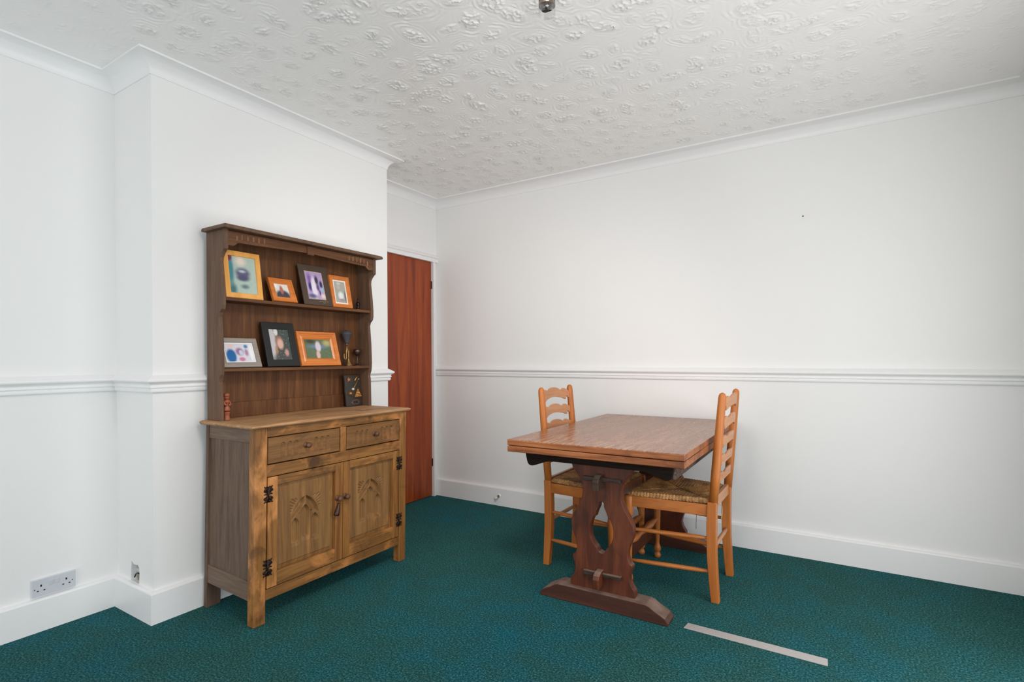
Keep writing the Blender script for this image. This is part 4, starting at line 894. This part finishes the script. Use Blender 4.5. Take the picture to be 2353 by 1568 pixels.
# ------------------------------------------------------------------ ladder back chairs (local: back posts at x=0, front +x)
def chair(label, loc, rz, group):
    r = thing('dining_chair', label, 'chair', loc, rz, group)
    BH, FH, FX = 0.183, 0.240, 0.395
    px = lambda z: -0.047*max(0, (z-0.44)/0.56)
    for s in (-1, 1):
        bm = bmesh.new(); rings = []
        for z, wx, wy, ox in ((0, 0.036, 0.036, -0.012), (0.10, 0.040, 0.040, -0.004), (0.22, 0.043, 0.042, 0.003), (0.34, 0.044, 0.043, 0.004), (0.44, 0.043, 0.042, 0.002), (0.474, 0.0425, 0.042, 0.0), (0.4765, 0.040, 0.040, 0.0)):
            rings.append([bm.verts.new((ox+a*wx/2, s*BH+b*wy/2, z)) for a, b in ((-1,-1),(1,-1),(1,1),(-1,1))])
        grid_faces(bm, rings)
        o = obj('back_leg', bm, M_CHAIR, r, bevel=0.004, seg=3)
        bm = bmesh.new(); zs = [0.470, 0.60, 0.75, 0.90, 0.972, 0.984, 0.993, 0.998]; rs = [0.0205, 0.0215, 0.0205, 0.019, 0.0182, 0.0165, 0.012, 0.003]
        tube(bm, [(px(z), s*BH, z) for z in zs], rs, 20); obj('back_post', bm, M_CHAIR, r, smooth=True)
        bm = bmesh.new()
        lathe(bm, [(0.001, 0), (0.014, 0.0), (0.019, 0.008), (0.0195, 0.016), (0.016, 0.026), (0.0115, 0.030), (0.0125, 0.034), (0.019, 0.042), (0.0205, 0.052), (0.018, 0.064), (0.0125, 0.080), (0.0115, 0.090), (0.0135, 0.12), (0.0165, 0.20), (0.018, 0.27), (0.0195, 0.312), (0.0175, 0.330), (0.0140, 0.336), (0.0185, 0.342), (0.0195, 0.352), (0.0150, 0.358), (0.0150, 0.361), (0.0200, 0.366), (0.0215, 0.376), (0.0235, 0.384), (0.0235, 0.462), (0.021, 0.470), (0.001, 0.471)], (FX, s*FH, 0), n=24)
        obj('front_leg', bm, M_CHAIR, r, smooth=True)
        a, b = Vector((0.010, s*(BH+0.002), 0)), Vector((FX-0.012, s*(FH+0.002), 0)); d_ = (b-a)
        nn = Vector((-d_.y, d_.x, 0)).normalized()*0.010
        bm = bmesh.new(); rg = [[bm.verts.new(p+n_+Vector((0, 0, z))) for n_, z in ((-nn, z0), (nn, z0), (nn, z1), (-nn, z1))] for p, z0, z1 in ((a, 0.407, 0.462), (b, 0.416, 0.470))]
        grid_faces(bm, rg); obj('seat_rail', bm, M_CHAIRX, r, bevel=0.003)
        for z, r0 in ((0.300, 0.0095), (0.142, 0.0095)):
            bm = bmesh.new(); p0 = Vector((0.0, s*BH, z)); p1 = Vector((FX, s*FH, z)); n_ = 11
            tube(bm, [p0.lerp(p1, k/(n_-1)) for k in range(n_)], [0.0075, 0.0082, 0.0105, 0.0105, 0.0108, 0.011, 0.0108, 0.0105, 0.0105, 0.0082, 0.0075], 14); obj('side_stretcher', bm, M_CHAIRX, r, smooth=True)
    # front and back rails and stretchers
    obj('front_rail', bx(FX-0.010, FX+0.010, -FH+0.012, FH-0.012, 0.416, 0.470), M_CHAIRX, r, bevel=0.003)
    obj('back_rail', bx(-0.010, 0.010, -BH+0.012, BH-0.012, 0.436, 0.490), M_SLAT, r, bevel=0.003)
    bm = bmesh.new(); n_ = 25
    prof_ = [0.008, 0.009, 0.011, 0.012, 0.0135, 0.0165, 0.0195, 0.0205, 0.0195, 0.0165, 0.015, 0.0135, 0.0155, 0.0175, 0.0155, 0.0135, 0.015, 0.0165, 0.0195, 0.0205, 0.0195, 0.0165, 0.0135, 0.012, 0.009]
    tube(bm, [(FX, -FH+2*FH*k/(n_-1), 0.226) for k in range(n_)], prof_, 16); obj('front_stretcher', bm, M_CHAIR, r, smooth=True)
    bm = bmesh.new(); tube(bm, [(0.002, -BH, 0.250), (0.002, -BH*0.5, 0.250), (0.002, BH*0.5, 0.250), (0.002, BH, 0.250)], [0.009, 0.011, 0.011, 0.009], 14); obj('back_stretcher', bm, M_SLAT, r, smooth=True)
    # five wavy ladder slats, bowed backwards
    for z, hs in ((0.950, 1.0), (0.855, 0.93), (0.765, 0.86), (0.675, 0.82), (0.590, 0.80)):
        L_ = BH-0.004
        top = [(0.0, 0.038), (0.15, 0.037), (0.30, 0.032), (0.42, 0.022), (0.465, 0.0175), (0.51, 0.020), (0.60, 0.0285), (0.68, 0.029), (0.78, 0.022), (0.90, 0.014), (1.0, 0.008)]
        bot = [(1.0, -0.036), (0.92, -0.033), (0.83, -0.024), (0.785, -0.016), (0.765, -0.020), (0.755, -0.034), (0.735, -0.040), (0.68, -0.038), (0.56, -0.030), (0.40, -0.025), (0.2, -0.020), (0.0, -0.018)]
        n_ = 97; xs = np.linspace(-L_, L_, n_); ax = np.abs(xs)/L_
        zt = np.interp(ax, [p[0] for p in top], [p[1] for p in top])*hs
        bb = bot[::-1]; zb_ = np.interp(ax, [p[0] for p in bb], [p[1] for p in bb])*hs
        bm = bmesh.new(); rings = []
        for x, t_, b_ in zip(xs, zt, zb_):
            bow = -0.022*(1-(x/L_)**2)
            ring = []
            for w_ in (-1, 1):
                vv = [b_, b_+0.0015, (t_+b_)/2, t_-0.0015, t_]; dw = [0.0035, 0.005, 0.0055, 0.005, 0.0035]
                seq = list(zip(vv, dw))
                if w_ > 0: seq = seq[::-1]
                for q_, d_ in seq: ring.append(bm.verts.new((px(z)+q_*-0.084+bow+w_*d_, x, z+q_)))
            rings.append(ring)
        grid_faces(bm, rings)
        obj('ladder_slat', bm, M_SLAT, r)
    # woven rush seat
    def rush(u, v, under=False):
        # plan: trapezoid; u front-back, v left-right
        X = 0.004+(FX+0.010-0.004)*u; hw = (BH+0.004)+(FH-BH+0.008)*u; Y = (2*v-1)*hw
        cu_, cv_ = u-0.5, v-0.5
        side = np.abs(cv_) > np.abs(cu_)                 # quadrants facing the side rails
        s1 = X/0.0052; s2 = Y/0.0052
        strand = np.where(side, np.abs(np.sin(PI*s1)), np.abs(np.sin(PI*s2)))
        e = np.minimum(np.minimum(u, 1-u)*0.4, np.minimum(v, 1-v)*0.45)
        m = np.maximum(np.abs(cu_), np.abs(cv_))*2
        rnd_ = np.where(side, 0.0011*np.sin(s1*2.13)*np.sin(Y*23), 0.0011*np.sin(s2*1.77)*np.sin(X*21))
        Z = 0.488-0.010*(1-m)+0.0014*strand+rnd_-0.022*(1-smooth(0, 0.020, e))
        seam = np.minimum(np.abs(np.abs(cu_)-np.abs(cv_)), 1)
        Z = Z-0.004*np.exp(-(seam/0.02)**2)
        return (X, Y, Z)
    link_mesh('rush_seat', heightfield(330, 380, rush), M_RUSH, r, True)
    bm = bmesh.new(); rings = []
    P4 = [(0.008, -BH), (FX, -FH), (FX, FH), (0.008, BH)]
    rings = [[bm.verts.new((x*sx+0.2*(1-sx), y*sx, z)) for x, y in P4] for sx, z in ((1.0, 0.466), (0.97, 0.440), (0.6, 0.425), (0.15, 0.422))]
    grid_faces(bm, rings); obj('seat_underside', bm, plain('dark_rush', lin(84, 56, 34), 0.8, var=0.3), r)
    return r
CG = 'ladder back chairs at the table'
LC = chair('honey wood ladder back chair with rush seat behind the left side of the table', (1.545, -0.68, 0), 0.0, CG)
RC = chair('honey wood ladder back chair with rush seat facing the table from the right', (2.430, -0.682, 0), PI, CG)
bm = bmesh.new(); tube(bm, spline([(-0.012, 0.160, 0.470), (-0.024, 0.150, 0.462), (-0.030, 0.118, 0.440), (-0.028, 0.104, 0.405), (-0.022, 0.106, 0.375)], 5), 0.0016, 6)
obj('loose_strand', bm, plain('pale_rush', lin(206, 170, 124), 0.6), RC, smooth=True)
bm = bmesh.new()
for p in ([(0.15, 0.1, 0.43), (0.158, 0.1, 0.38), (0.165, 0.1, 0.355)], [(0.12, -0.02, 0.425), (0.122, -0.02, 0.36), (0.125, -0.02, 0.27)], [(0.09, 0.06, 0.43), (0.088, 0.06, 0.385)]):
    tube(bm, p, [0.003]+[0.0012]*(len(p)-1), 6)
obj('loose_strand', bm, plain('dark_strand', lin(58, 40, 26), 0.7), RC)
